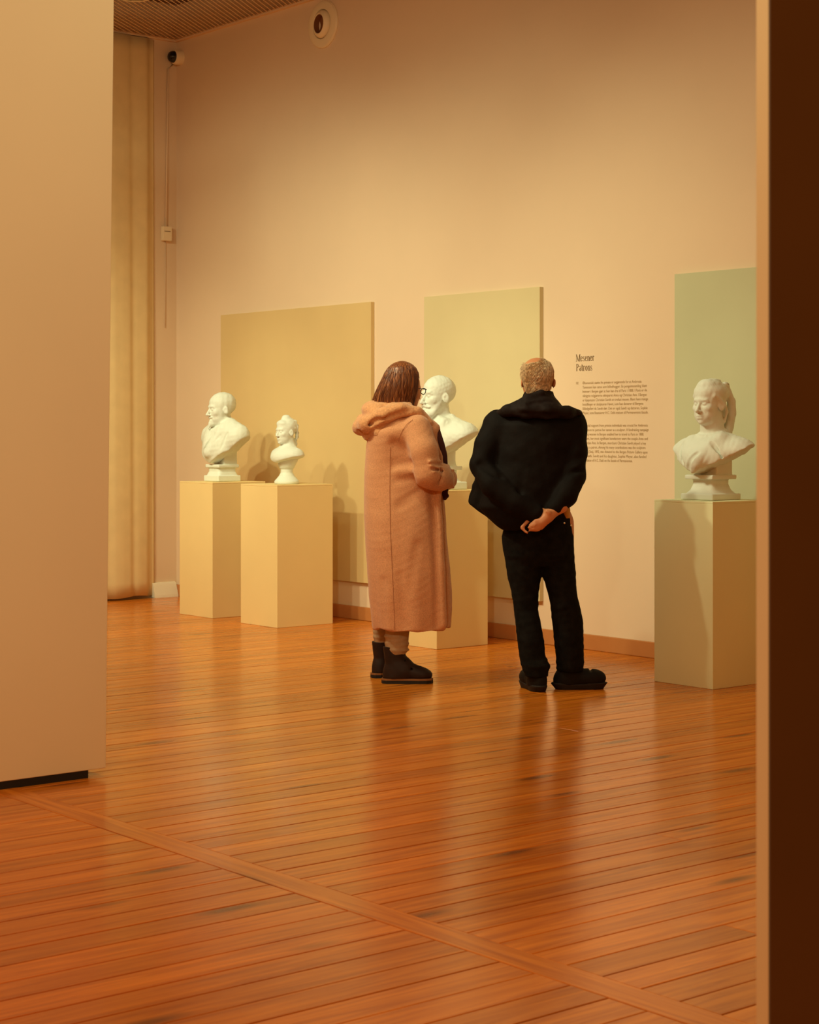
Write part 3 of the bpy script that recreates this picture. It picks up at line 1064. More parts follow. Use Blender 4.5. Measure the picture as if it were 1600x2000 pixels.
def woman():
    fwd = math.radians(28)                      # facing right and slightly away
    hyaw = math.radians(-90 + 40)               # head frame: +y forward
    hc = (wu(790), 0.015, wz(800))
    hs = 0.226
    # --- body: one continuous surface
    F = Field((-0.36, -0.36, 0.0), (0.38, 0.36, 1.80), 0.0085)
    F.loft([(0.80, -0.02, 0.02, 0.15, 0.12), (0.95, -0.02, 0.02, 0.155, 0.13), (1.10, -0.02, 0.02, 0.135, 0.115), (1.25, -0.01, 0.02, 0.145, 0.13),
            (1.36, -0.01, 0.02, 0.12, 0.15), (1.42, -0.01, 0.02, 0.06, 0.09)], 0.04)
    for (hx, hy, ax, ay) in ((0.0, -0.07, wu(774), -0.075), (-0.04, 0.10, wu(743), 0.16)):
        F.chain([(hx, hy, 0.88), (0.5 * (hx + ax) + 0.01, 0.5 * (hy + ay), 0.48), (ax - 0.005, ay, 0.09)], [0.085, 0.045, 0.028], 0.03)
        F.cap((ax - 0.02, ay, 0.055), (ax + 0.13, ay - 0.01, 0.035), 0.032, 0.028, 0.02)
    sh = (0.07, -0.135, 1.385)
    F.chain([(0.0, 0.0, 1.39), sh, wp(832, 922, -0.17), wp(876, 930, -0.05)], [0.06, 0.052, 0.040, 0.028], 0.03)
    F.chain([(0.0, 0.0, 1.39), (-0.07, 0.16, 1.385), (0.02, 0.20, 1.13), wp(872, 945, 0.03)], [0.06, 0.052, 0.040, 0.028], 0.03)
    # hand of the near arm, fingers curled over the other wrist
    wr = np.array(wp(878, 936, -0.03))
    for i, (dz, ln) in enumerate(((0.022, 0.045), (0.004, 0.050), (-0.014, 0.046), (-0.030, 0.036))):
        a = wr + np.array((0.015, 0.03, dz))
        F.chain([a, a + np.array((0.004, ln * 0.7, -0.004)), a + np.array((-0.022, ln, -0.010))], [0.0100, 0.0095, 0.0085], 0.006)
    F.ell(wr + np.array((0.004, 0.012, -0.003)), (0.022, 0.036, 0.036), 0.02)
    F.chain([wr + np.array((0.004, 0.0, 0.03)), wr + np.array((0.02, 0.02, 0.05))], [0.012, 0.010], 0.01)
    head(F, hc, hs, yaw=hyaw, pitch=-0.10, neck=0.32, nose=0.97, age=0.4)
    F.frame()
    body = link('person', F.mesh('person', None, 1), M['skin'], None, smooth=True)
    body.location = W_LOC
    body.rotation_euler = (0, 0, CAM_YAW)
    tag(body, 'person with brown bobbed hair in a long pink wool coat', 'person', 'visitors looking at the busts')

    # --- coat
    F = Field((-0.34, -0.34, 0.24), (0.34, 0.34, 1.50), 0.0075)
    rows = []
    for py, l, r, ry in ((1228, 728, 879.5, 0.225), (1190, 724, 881, 0.225), (1150, 720, 880.5, 0.222), (1100, 716, 877.5, 0.215), (1060, 713, 874, 0.208),
                         (1010, 711, 871, 0.198), (960, 711.5, 866, 0.180), (910, 713, 862, 0.172), (870, 715, 858, 0.180), (845, 722, 852, 0.185)):
        rows.append((wz(py), wu((l + r) / 2), 0.01, (r - l) / 2 / WS, ry))
    F.loft(rows, 0.02, n=2.35)
    F.ell((wu(788), 0.01, wz(845)), (0.17, 0.205, 0.115), 0.05)
    F.ell((wu(785), 0.01, wz(815)), (0.10, 0.13, 0.06), 0.05)
    # collar side running down the front edge
    F.chain([wp(812, 800, -0.07), wp(846, 838, -0.09), wp(861, 885, -0.06), wp(866, 930, -0.05)], [0.030, 0.030, 0.026, 0.024], 0.03)
    # sleeves
    F.chain([wp(814, 836, -0.150), wp(826, 880, -0.195), wp(836, 924, -0.205), wp(854, 930, -0.16), wp(880, 931, -0.085)], [0.076, 0.080, 0.077, 0.074, 0.066], 0.02)
    F.cut(lambda x, y, z: np.minimum(np.minimum(x - wu(886) - 0.25 * (wz(945) - z), z - wz(960)), wz(890) - z), 0.006)
    F.chain([wp(770, 838, 0.17), wp(800, 915, 0.215), wp(845, 935, 0.15), wp(872, 935, 0.05)], [0.078, 0.078, 0.072, 0.062], 0.016)
    # gathered creases at the inside of the elbow and on the sleeve
    for a, b, r in ((wp(842, 908, -0.285), wp(868, 916, -0.20), 0.010), (wp(846, 918, -0.28), wp(868, 925, -0.19), 0.009), (wp(838, 900, -0.285), wp(862, 900, -0.21), 0.008)):
        F.cap(a, b, r, r * 0.7, 0.012)
    for a, b, r in ((wp(840, 913, -0.30), wp(870, 921, -0.18), 0.007), (wp(842, 904, -0.30), wp(864, 906, -0.2), 0.006),                     (wp(858, 945, -0.24), wp(862, 915, -0.23), 0.006)):
        F.cap(a, b, r, r, 0.014, 'sub')
    # creases pulled from the arm across the side of the back, long folds of the skirt
    for a, b, r in ((wp(770, 868, -0.20), wp(796, 884, -0.21), 0.022), (wp(772, 907, -0.198), wp(812, 903, -0.20), 0.024), (wp(774, 936, -0.195), wp(818, 930, -0.195), 0.016),
                    (wp(780, 985, -0.20), wp(822, 955, -0.19), 0.014), (wp(848, 960, -0.14), wp(856, 1215, -0.18), 0.013), (wp(866, 965, -0.08), wp(874, 1215, -0.10), 0.010),
                    (wp(795, 1215, -0.245), wp(782, 1120, -0.225), 0.012), (wp(748, 1215, -0.20), wp(748, 1130, -0.19), 0.010), (wp(815, 1060, -0.215), wp(800, 1150, -0.235), 0.012)):
        F.cap(a, b, r, r * 0.6, 0.04, 'sub')
    for a, b, r in ((wp(778, 921, -0.150), wp(812, 917, -0.16), 0.014), (wp(857, 965, -0.12), wp(864, 1215, -0.155), 0.012)):
        F.cap(a, b, r, r, 0.04)
    # vertical back seam
    F.chain([wp(762, 868, -0.178), wp(761.5, 960, -0.172), wp(763, 1040, -0.192), wp(768, 1130, -0.210), wp(772, 1226, -0.222)], [0.0045] * 5, 0.006, 'sub')
    # hollow hem
    F.loft([(0.20, wu(802), 0.01, 0.185, 0.195), (0.40, wu(801), 0.01, 0.18, 0.19)], 0.02, 'sub')
    F.cut(lambda x, y, z: wz(1226) - z + 0.004 * np.sin(x * 40), 0.004)

    def folds(V):
        low = np.clip((wz(1000) - V[:, 2]) / 0.6, 0, 1)
        ang = np.arctan2(V[:, 1], V[:, 0] - wu(800))
        return 0.006 * low * np.sin(ang * 9 + 1.0 + 2 * V[:, 2]) + 0.0035 * wob(V, 21, 14) + 0.0016 * wob(V, 22, 36)
    coat = link('coat', F.mesh('coat', folds, 1), M['wool'], body, smooth=True)
    coat['label'] = 'long pink wool coat'
    tube('back_seam', [front(coat.data, wu(np.interp(py, [872, 960, 1040, 1130, 1222], [763, 762, 763.5, 768, 772])), wz(py)) for py in np.linspace(872, 1222, 40)], 0.0012, M['wool_seam'], coat, 6)
    tube('sleeve_seam', [front(coat.data, wu(px), wz(py), 0.009) for px, py in ((779, 862), (782, 850), (788, 838), (796, 828), (806, 820))], 0.0011, M['wool_seam'], coat, 6)

    # --- hood lying on the back
    F = Field((-0.38, -0.30, 1.26), (0.24, 0.30, 1.60), 0.006)
    F.ell((wu(752), 0.0, wz(812)), (0.135, 0.15, 0.075), 0.03, rot=roty(0.35))
    F.ell((wu(770), 0.0, wz(797)), (0.10, 0.11, 0.06), 0.03)
    F.chain([wp(849, 856, -0.09), wp(838, 826, -0.115), wp(815, 805, -0.135), wp(785, 801, -0.150), wp(752, 812, -0.145), wp(718, 829, -0.09), wp(706, 834, -0.01),
             wp(712, 824, 0.08), wp(745, 806, 0.14), wp(785, 796, 0.14)], [0.012, 0.020, 0.030, 0.040, 0.046, 0.048, 0.046, 0.046, 0.044, 0.040], 0.012)
    F.chain([wp(770, 832, -0.145), wp(742, 845, -0.115), wp(720, 850, -0.03), wp(724, 846, 0.06)], [0.018, 0.028, 0.030, 0.028], 0.012)
    F.chain([wp(800, 792, -0.115), wp(768, 797, -0.125), wp(735, 812, -0.11), wp(713, 820, -0.03)], [0.018, 0.026, 0.028, 0.026], 0.012)
    for a, b in ((wp(800, 802, -0.19), wp(735, 822, -0.17)), (wp(735, 822, -0.17), wp(704, 842, -0.06)), (wp(775, 822, -0.19), wp(738, 838, -0.17)), (wp(755, 783, -0.12), wp(748, 800, -0.13))):
        F.cap(a, b, 0.010, 0.008, 0.02, 'sub')
    hood = link('hood', F.mesh('hood', lambda V: 0.004 * wob(V, 31, 30) + 0.002 * wob(V, 32, 90), 1), M['fleece'], coat, smooth=True)
    hood['label'] = 'soft pink hood folded down on the back'

    # --- hair: chin-length bob
    F = Field((-0.26, -0.20, 1.45), (0.14, 0.20, 1.80), 0.0045)
    rows = []
    for py, l, r, ry in ((792, 728, 809, 0.096), (783, 727, 812, 0.102), (770, 732, 816, 0.108), (755, 739, 818, 0.110), (740, 746.5, 818.5, 0.106), (728, 752, 817, 0.098),
                         (718, 758, 812, 0.085), (711, 766, 805, 0.062), (706.5, 775, 796, 0.032), (705, 782, 789, 0.012)):
        rows.append((wz(py), wu((l + r) / 2), 0.0, (r - l) / 2 / WS, ry))
    F.loft(rows, 0.004)
    # leave the face free: away from the viewer
    F.frame(hc, rotz(hyaw), hs)
    F.cut(lambda x, y, z: np.minimum(y - 0.13, 0.74 - z), 0.03)
    F.frame()

    def strands(V):
        ang = np.arctan2(V[:, 1], V[:, 0] - wu(783))
        low = np.clip((wz(712) - V[:, 2]) / 0.05, 0, 1)
        s = np.sin(ang * 23 + 3 * np.sin(ang * 5)) + 0.7 * np.sin(ang * 41 + 1.3 + 6 * V[:, 2]) + 0.6 * np.sin(ang * 11 + 0.5 - 5 * V[:, 2])
        return 0.0017 * s * low
    hair = link('hair', F.mesh('hair', strands, 0), M['hair_brown'], body, smooth=True)
    hair['label'] = 'straight brown bobbed hair'
    T = np.array(sorted(rows))
    Rh = rotz(hyaw)
    bm = bmesh.new()
    rg = np.random.default_rng(5)
    for _ in range(420):
        th = rg.uniform(0, 2 * math.pi)
        z0 = wz(rg.uniform(705.5, 735))
        z1 = wz(rg.uniform(780, 796))
        tw = rg.uniform(-0.12, 0.12)
        off = rg.uniform(0.9995, 1.03)
        pts = []
        for s in np.linspace(0, 1, 9):
            z = z0 + (z1 - z0) * s
            cx, cy, rx, ry = [np.interp(z, T[:, 0], T[:, k]) for k in range(1, 5)]
            a = th + tw * s
            p = np.array((cx + rx * off * math.cos(a), cy + ry * off * math.sin(a), z))
            q = Rh.T @ (p - np.array(hc)) / hs
            if q[1] > 0.15 and q[2] < 0.72:
                break
            pts.append(p)
        if len(pts) < 4:
            continue
        rings = []
        wd = rg.uniform(0.0010, 0.0022)
        for k, p in enumerate(pts):
            w = wd * (1 - 0.75 * (k / 8.0) ** 2)
            a = th + tw * k / 8
            tn = np.array((-math.sin(a), math.cos(a), 0)) * w
            nn = np.array((math.cos(a), math.sin(a), 0)) * w * 0.7
            rings.append([bm.verts.new(p + tn), bm.verts.new(p - tn), bm.verts.new(p + nn)])
        for A, B in zip(rings, rings[1:]):
            for k in range(3):
                bm.faces.new((A[k], A[(k + 1) % 3], B[(k + 1) % 3], B[k]))
    st = link('strands', bm_mesh(bm, 'strands'), M['hair_brown'], hair, smooth=True)
    st['kind'] = 'stuff'

    # --- spectacles
    g = empty('spectacles', (0, 0, 0))
    g.parent = body
    R = rotz(hyaw) @ rotx(-0.10)

    def hp(x, y, z):
        return tuple(np.array(hc) + hs * (R @ np.array((x, y, z))))
    for q in (-1, 1):
        tube('rim', [hp(q * 0.135 + 0.095 * math.cos(a), 0.46 - 0.02 * abs(math.cos(a)), 0.50 + 0.075 * math.sin(a)) for a in np.linspace(0, 2 * math.pi, 25)[:-1]], 0.0023, M['frame'], g, 6, True)
        tube('temple', [hp(q * 0.228, 0.45, 0.535), hp(q * 0.30, 0.40, 0.535), hp(q * 0.335, 0.10, 0.53), hp(q * 0.335, -0.08, 0.50), hp(q * 0.33, -0.14, 0.44)], 0.0024, M['frame'], g, 6)
    tube('bridge', [hp(-0.042, 0.46, 0.51), hp(0, 0.475, 0.525), hp(0.042, 0.46, 0.51)], 0.0023, M['frame'], g, 6)
    g['label'] = 'thin dark spectacles'

    # --- dark scarf edge along the coat front, and dark glove below the cuff
    sc = tube('scarf', [wp(836, 820, -0.060), wp(853, 842, -0.098), wp(862, 868, -0.092), wp(868, 890, -0.080), wp(871, 915, -0.075)], [0.012, 0.020, 0.018, 0.015, 0.010], M['scarf'], body, 10)
    F = Field((0.12, -0.14, 0.95), (0.30, 0.12, 1.12), 0.004)
    F.ell(wp(868, 962, -0.02), (0.020, 0.030, 0.034), 0.01)
    for dy, dz in ((-0.022, -0.006), (-0.006, -0.012), (0.010, -0.012), (0.026, -0.006)):
        F.chain([wp(869, 960, -0.02 + dy), wp(873.5, 968, -0.02 + dy), wp(869, 974, -0.02 + dy)], [0.0095, 0.0095, 0.0085], 0.004)
    F.chain([wp(866, 952, -0.045), wp(873, 957, -0.052)], [0.011, 0.009], 0.006)
    link('glove', F.mesh('glove', None, 1), M['scarf'], body, smooth=True)['label'] = 'dark gloved hand below the cuff'

    # --- trousers
    F = Field((-0.28, -0.20, 0.10), (0.10, 0.28, 0.60), 0.006)
    F.chain([wp(783, 1130, -0.06), wp(777, 1215, -0.065), wp(775, 1262, -0.072)], [0.075, 0.068, 0.060], 0.02)
    F.chain([wp(752, 1130, 0.12), wp(746, 1215, 0.145), wp(744, 1254, 0.15)], [0.060, 0.052, 0.042], 0.02)
    for py, d in ((1238, 0.004), (1247, 0.006), (1256, 0.007), (1265, 0.006)):
        F.ell(wp(775 + RNG.uniform(-3, 3), py, -0.072), (0.064, 0.064, 0.010), 0.012, rot=roty(RNG.uniform(-0.35, 0.35)))
    for py in (1240, 1250):
        F.ell(wp(743, py, 0.15), (0.046, 0.046, 0.008), 0.012, rot=roty(RNG.uniform(-0.35, 0.35)))
    link('trousers', F.mesh('trousers', lambda V: 0.002 * wob(V, 41, 60), 1), M['beige'], body, smooth=True)['label'] = 'crumpled beige trousers showing below the coat'

    # --- boots
    def boot(x, y, yaw, label):
        b = empty('boot', (x, y, 0), yaw)
        b.parent = body
        F = Field((-0.09, -0.08, 0.015), (0.24, 0.08, 0.22), 0.004)
        F.loft([(0.02, 0.0, 0, 0.062, 0.042), (0.06, 0.002, 0, 0.060, 0.042), (0.11, 0.008, 0, 0.055, 0.045), (0.20, 0.004, 0, 0.062, 0.053)], 0.02)
        F.ell((0.070, 0, 0.055), (0.10, 0.045, 0.050), 0.04)
        F.ell((0.050, 0, 0.085), (0.062, 0.040, 0.056), 0.03, rot=roty(0.55))
        F.ell((0.152, 0, 0.044), (0.060, 0.046, 0.038), 0.03)
        F.cut(lambda x, y, z: 0.026 - z, 0.003)
        F.cap((0.095, -0.06, 0.08), (0.110, 0.06, 0.08), 0.004, 0.004, 0.012, 'sub')
        F.ell((0.004, 0, 0.215), (0.050, 0.042, 0.03), 0.006, 'sub')
        link('upper', F.mesh('upper', lambda V: 0.0014 * wob(V, 51, 50), 1), M['leather'], b, smooth=True)
        for nm, z0, z1, gr, m in (('sole', 0.0, 0.017, 0.004, 'sole'), ('welt', 0.017, 0.027, 0.003, 'welt')):
            out = [(-0.066, 0.0), (-0.060, 0.025), (-0.035, 0.041), (0.02, 0.042), (0.08, 0.044), (0.14, 0.050), (0.18, 0.046), (0.207, 0.028), (0.216, 0.0)]
            pts = out + [(a, -c) for a, c in out[-2:0:-1]]
            bm = bmesh.new()
            A = [bm.verts.new((a * (1 + gr), c * (1 + gr * 8), z0)) for a, c in pts]
            B = [bm.verts.new((a * (1 + gr), c * (1 + gr * 8), z1)) for a, c in pts]
            bm.faces.new(A[::-1])
            bm.faces.new(B)
            for i in range(len(A)):
                j = (i + 1) % len(A)
                bm.faces.new((A[i], A[j], B[j], B[i]))
            link(nm, bm_mesh(bm, nm), M[m], b)
        tube('lace', [(0.062, -0.040, 0.125), (0.068, 0.0, 0.138), (0.062, 0.040, 0.125)], 0.004, M['shoe'], b, 6)
        b['label'] = label
    boot(wu(769), -0.075, 0.0, 'dark brown ankle boot nearer the viewer')
    boot(wu(745), 0.165, 0.62, 'dark brown ankle boot half hidden behind the other')


woman()

# ---------------------------------------------------------------- man in a black jacket, hands behind his back
M_LOC, MS = place(1062, 1347)


def mu(px):
    return (px - 1062.0) / MS


def mz(py):
    return (1347.0 - py) / MS


def mp_(px, py, v):
    return (mu(px), v, mz(py))


def man():
    hc = (mu(1047.5), 0.0, mz(786))
    hs = 0.238
    hyaw = math.radians(8)                   # +y is away: looking at the wall, turned a little left
    F = Field((-0.44, -0.34, 0.0), (0.36, 0.36, 1.82), 0.0085)
    F.loft([(0.84, -0.03, 0.03, 0.165, 0.115), (0.95, -0.03, 0.03, 0.165, 0.125), (1.15, -0.03, 0.03, 0.165, 0.12), (1.30, -0.04, 0.03, 0.18, 0.12), (1.40, -0.04, 0.03, 0.15, 0.10),
            (1.48, -0.04, 0.02, 0.07, 0.07)], 0.04)
    for hx, kx, ax, ay in ((mu(1020), mu(1027), mu(1045), -0.04), (mu(1088), mu(1104), mu(1112), 0.03)):
        F.chain([(hx, 0.02, 0.88), (kx, 0.0, 0.46), (ax, ay, 0.09)], [0.092, 0.050, 0.030], 0.03)
    F.cap((mu(1045), -0.04, 0.05), (mu(1036), 0.10, 0.035), 0.034, 0.028, 0.02)
    F.cap((mu(1105), 0.03, 0.05), (mu(1155), 0.05, 0.035), 0.034, 0.028, 0.02)
    F.chain([(-0.04, 0.02, 1.42), mp_(985, 832, 0.0), mp_(945, 908, -0.07), mp_(1020, 985, -0.19), mp_(1062, 1004, -0.205)], [0.06, 0.055, 0.044, 0.034, 0.028], 0.03)
    F.chain([(-0.04, 0.02, 1.42), mp_(1112, 832, 0.0), mp_(1122, 920, -0.08), mp_(1090, 985, -0.185), mp_(1070, 1001, -0.215)], [0.06, 0.055, 0.044, 0.032, 0.027], 0.03)
    # the hand seen from behind: right hand clasping the left wrist, fingers to the lower left
    F.chain([mp_(1071, 999, -0.225), mp_(1063, 1006, -0.232), mp_(1052, 1016, -0.235)], [0.020, 0.027, 0.030], 0.016)
    for i, (a, b, c, r) in enumerate((
            ((1056, 1009, -0.245), (1040, 1013, -0.252), (1030, 1020, -0.238), 0.0100),
            ((1054, 1015, -0.247), (1038, 1020, -0.256), (1027, 1026, -0.240), 0.0102),
            ((1053, 1021, -0.246), (1040, 1027, -0.253), (1030, 1031, -0.238), 0.0098),
            ((1054, 1026, -0.242), (1044, 1031, -0.247), (1036, 1032.5, -0.235), 0.0085))):
        F.chain([mp_(*a), mp_(*b), mp_(*c)], [r, r * 0.98, r * 0.82], 0.004)
    F.chain([mp_(1064, 1003, -0.245), mp_(1066, 998, -0.255), mp_(1061, 994, -0.258)], [0.013, 0.011, 0.009], 0.008)
    # fingertip of the other hand
    F.chain([mp_(1036, 1004, -0.205), mp_(1014, 1026, -0.225), mp_(1024, 1036, -0.232)], [0.012, 0.0095, 0.0082], 0.004)
    head(F, hc, hs, yaw=hyaw, pitch=0.0, neck=0.33, age=1.0, ear=(0.325, 0.39))
    F.frame()
    body = link('person', F.mesh('person', None, 1), M['skin'], None, smooth=True)
    body.location = M_LOC
    body.rotation_euler = (0, 0, CAM_YAW)
    tag(body, 'person with short grey hair in a black jacket, hands behind back', 'person', 'visitors looking at the busts')

    # --- grey hair round the head, thin crown left bare
    F = Field((-0.17, -0.16, 1.50), (0.10, 0.16, 1.80), 0.0042)
    F.frame(hc, rotz(hyaw), hs)
    F.ell((0, -0.08, 0.635), (0.360, 0.442, 0.370), 0.05)
    F.ell((0, -0.17, 0.36), (0.285, 0.26, 0.26), 0.10)
    F.cut(lambda x, y, z: np.minimum(y - 0.03, z + 1), 0.02)                       # face side
    F.cut(lambda x, y, z: 0.14 - z + 0.0 * x, 0.02)
    F.ell((-0.10, -0.10, 1.03), (0.20, 0.32, 0.24), 0.06, 'sub')                    # bare crown
    F.ell((0.385, 0.0, 0.42), (0.06, 0.13, 0.16), 0.02, 'sub')
    F.ell((-0.385, 0.0, 0.42), (0.06, 0.13, 0.16), 0.02, 'sub')
    F.frame()

    def tuft(V):
        q = V - np.array(hc)
        return 0.0011 * wob(np.stack([q[:, 0] * 2.2 + q[:, 2] * 0.9, q[:, 1] * 2.2, q[:, 2] * 0.5], 1), 61, 75, 2) + 0.0005 * wob(V * np.array((1, 1, 0.35)), 62, 190, 1)
    hair = link('hair', F.mesh('hair', tuft, 0), M['hair_grey'], body, smooth=True)
    hair['label'] = 'short grey hair around a bare crown'
    me = hair.data
    n = len(me.vertices)
    co = np.empty(n * 3, np.float32)
    me.vertices.foreach_get('co', co)
    co = co.reshape(-1, 3)
    no = np.empty(n * 3, np.float32)
    me.vertex_normals.foreach_get('vector', no)
    no = no.reshape(-1, 3)
    rg = np.random.default_rng(9)
    bm = bmesh.new()
    for i in rg.integers(0, n, 3400):
        p, nn = co[i].astype(float), no[i].astype(float)
        if p[2] < mz(776):
            continue
        side = -0.55 + 0.4 * math.sin(p[0] * 40) + rg.normal() * 0.22
        d = np.array((side, 0, -1.0))
        d -= nn * (d @ nn)
        d /= np.linalg.norm(d) + 1e-6
        ln = rg.uniform(0.018, 0.034)
        tn = np.cross(nn, d)
        w = rg.uniform(0.0008, 0.0017)
        A = [bm.verts.new(p + tn * w), bm.verts.new(p - tn * w), bm.verts.new(p + nn * w * 1.6)]
        q = p + d * ln * 0.55 + nn * 0.0022
        B = [bm.verts.new(q + tn * w * 0.8), bm.verts.new(q - tn * w * 0.8), bm.verts.new(q + nn * w)]
        tip = bm.verts.new(p + d * ln + nn * rg.uniform(0.0008, 0.0035))
        for k in range(3):
            bm.faces.new((A[k], A[(k + 1) % 3], B[(k + 1) % 3], B[k]))
            bm.faces.new((B[k], B[(k + 1) % 3], tip))
    st = link('strands', bm_mesh(bm, 'strands'), M['hair_grey'], hair)
    st['kind'] = 'stuff'

    # --- jacket
    F = Field((-0.46, -0.40, 0.78), (0.30, 0.32, 1.66), 0.0075)
    rows = []
    for py, l, r, cy, ry in ((1040, 975, 1072, 0.0, 0.16), (1020, 960, 1090, 0.0, 0.19), (990, 936, 1106, 0.0, 0.205), (950, 946, 1116, 0.0, 0.20), (905, 955, 1124, 0.01, 0.19), (860, 962, 1130, 0.01, 0.18),
                             (830, 968, 1128, 0.01, 0.165), (808, 985, 1118, 0.02, 0.13), (792, 1003, 1098, 0.02, 0.10), (776, 1020, 1084, 0.02, 0.085)):
        rows.append((mz(py), mu((l + r) / 2), cy, (r - l) / 2 / MS, ry))
    F.loft(rows, 0.03, n=2.3)
    for px, q in ((972, -1), (1118, 1)):
        F.ell(mp_(px, 832, 0.01), (0.075, 0.095, 0.085), 0.05)
    # sleeves: elbows out, forearms behind the back
    F.chain([mp_(972, 836, -0.01), mp_(951, 872, -0.05), mp_(938, 909, -0.085), mp_(962, 945, -0.155), mp_(1005, 980, -0.195), mp_(1040, 1000, -0.205)], [0.078, 0.072, 0.058, 0.066, 0.062, 0.052], 0.02)
    F.chain([mp_(1118, 836, -0.01), mp_(1121, 880, -0.05), mp_(1117, 926, -0.10), mp_(1100, 965, -0.165), mp_(1078, 990, -0.195)], [0.072, 0.066, 0.064, 0.058, 0.045], 0.02)
    # loose front corner swinging out at the left
    F.loft([(mz(1012), mu(958), 0.06, 0.050, 0.09), (mz(986), mu(935), 0.08, 0.052, 0.08), (mz(955), mu(944), 0.06, 0.045, 0.09), (mz(915), mu(950), 0.03, 0.05, 0.09)], 0.02)
    F.chain([mp_(930, 950, 0.06), mp_(921, 980, 0.09)], [0.02, 0.012], 0.02)
    # hem: drops to the left of the middle, rises to both sides

    def hem(x, y, z):
        px = x * MS + 1062.0
        py = np.interp(px, [905, 915, 945, 980, 1010, 1040, 1070, 1110], [981, 983, 1005, 1034, 1034, 1022, 1006, 990])
        return (1347.0 - py) / MS - z
    F.cut(hem, 0.004)
    F.loft([(0.74, mu(1030), 0.0, 0.14, 0.15), (mz(1012), mu(1030), 0.0, 0.15, 0.165)], 0.02, 'sub')
    for a, b, r in ((mp_(985, 850, -0.17), mp_(975, 930, -0.19), 0.012), (mp_(1095, 850, -0.17), mp_(1090, 925, -0.19), 0.012), (mp_(1020, 900, -0.21), mp_(1010, 965, -0.21), 0.012),
                    (mp_(1055, 870, -0.20), mp_(1065, 960, -0.22), 0.012), (mp_(935, 905, -0.15), mp_(965, 925, -0.20), 0.010), (mp_(1105, 900, -0.16), mp_(1140, 890, -0.12), 0.008),
                    (mp_(1100, 925, -0.18), mp_(1138, 915, -0.13), 0.008)):
        F.cap(a, b, r, r * 0.7, 0.03, 'sub')
    jacket = link('jacket', F.mesh('jacket', lambda V: 0.0055 * wob(V, 71, 18) + 0.0030 * wob(V * np.array((1.0, 1.0, 1.8)), 72, 38), 1), M['jacket'], body, smooth=True)
    jacket['label'] = 'loose black jacket'

    # --- hood / stand-up collar folded on the shoulders
    F = Field((-0.28, -0.24, 1.36), (0.26, 0.20, 1.66), 0.006)
    F.loft([(mz(800), mu(1053), -0.01, 0.135, 0.14), (mz(785), mu(1053), -0.01, 0.105, 0.12), (mz(772), mu(1053), 0.0, 0.083, 0.10), (mz(764), mu(1054), 0.0, 0.074, 0.09)], 0.01)
    F.loft([(mz(790), mu(1053), 0.03, 0.065, 0.07), (mz(755), mu(1054), 0.03, 0.064, 0.075)], 0.012, 'sub')
    F.chain([mp_(968, 812, 0.0), mp_(990, 803, -0.09), mp_(1025, 803, -0.145), mp_(1065, 806, -0.150), mp_(1105, 806, -0.11), mp_(1130, 808, -0.02)], [0.020, 0.030, 0.034, 0.034, 0.030, 0.022], 0.03)
    F.ell(mp_(1045, 792, -0.09), (0.115, 0.07, 0.045), 0.03)
    F.box(mp_(1120, 803, -0.03), (0.046, 0.05, 0.010), 0.006, 0.012, rot=roty(0.50))
    F.chain([mp_(1002, 793, -0.10), mp_(1030, 778, -0.115), mp_(1055, 768, -0.105)], [0.016, 0.018, 0.014], 0.02)
    F.chain([mp_(1000, 806, -0.17), mp_(1040, 812, -0.19), mp_(1085, 812, -0.17)], [0.010, 0.012, 0.010], 0.02, 'sub')
    F.chain([mp_(1030, 790, -0.165), mp_(1075, 783, -0.14)], [0.008, 0.006], 0.02, 'sub')
    link('hood', F.mesh('hood', lambda V: 0.004 * wob(V, 81, 28) + 0.002 * wob(V, 82, 70), 1), M['hood_black'], jacket, smooth=True)['label'] = 'black hood folded flat behind the collar'

    # --- jeans
    F = Field((-0.28, -0.22, 0.06), (0.26, 0.24, 1.02), 0.0065)
    F.loft([(mz(1104), mu(1056), 0.0, 0.10, 0.10), (mz(1085), mu(1053), 0.0, 0.165, 0.13), (mz(1040), mu(1050), 0.0, 0.185, 0.14), (mz(1000), mu(1052), 0.02, 0.165, 0.125), (mz(985), mu(1054), 0.02, 0.160, 0.12)], 0.02, n=2.4)

    def leg(rows, cys):
        R = []
        for (py, l, r), cy in zip(rows, cys):
            w = (r - l) / 2 / MS
            R.append((mz(py), mu((l + r) / 2), cy, w, max(w * 1.12, 0.07)))
        F.loft(R, 0.03)
    leg(((1319, 1024, 1070), (1306, 1020, 1070), (1296, 1018, 1073), (1286, 1015, 1064), (1250, 1010, 1063), (1225, 1008, 1058), (1190, 1003.5, 1050.5), (1155, 998, 1052), (1120, 990, 1057), (1080, 985, 1058), (1050, 983, 1058)),
        (-0.045, -0.04, -0.04, -0.035, -0.03, -0.02, 0.0, 0.0, 0.0, 0.0, 0.0))
    leg(((1312, 1090, 1140), (1290, 1087, 1142), (1240, 1082, 1140.5), (1215, 1079, 1139), (1185, 1075.5, 1134), (1150, 1068, 1126), (1120, 1060, 1124), (1080, 1056, 1121), (1050, 1054, 1117)),
        (0.03, 0.03, 0.02, 0.015, 0.0, 0.0, 0.0, 0.0, 0.0))
    for px, py, v, rx in ((1045, 1298, -0.04, 0.074), (1044, 1290, -0.04, 0.070), (1045, 1305, -0.04, 0.068), (1114, 1303, 0.03, 0.074), (1114, 1294, 0.03, 0.073)):
        F.ell(mp_(px, py, v), (rx, rx * 1.05, 0.010), 0.012, rot=roty(RNG.uniform(-0.25, 0.25)))
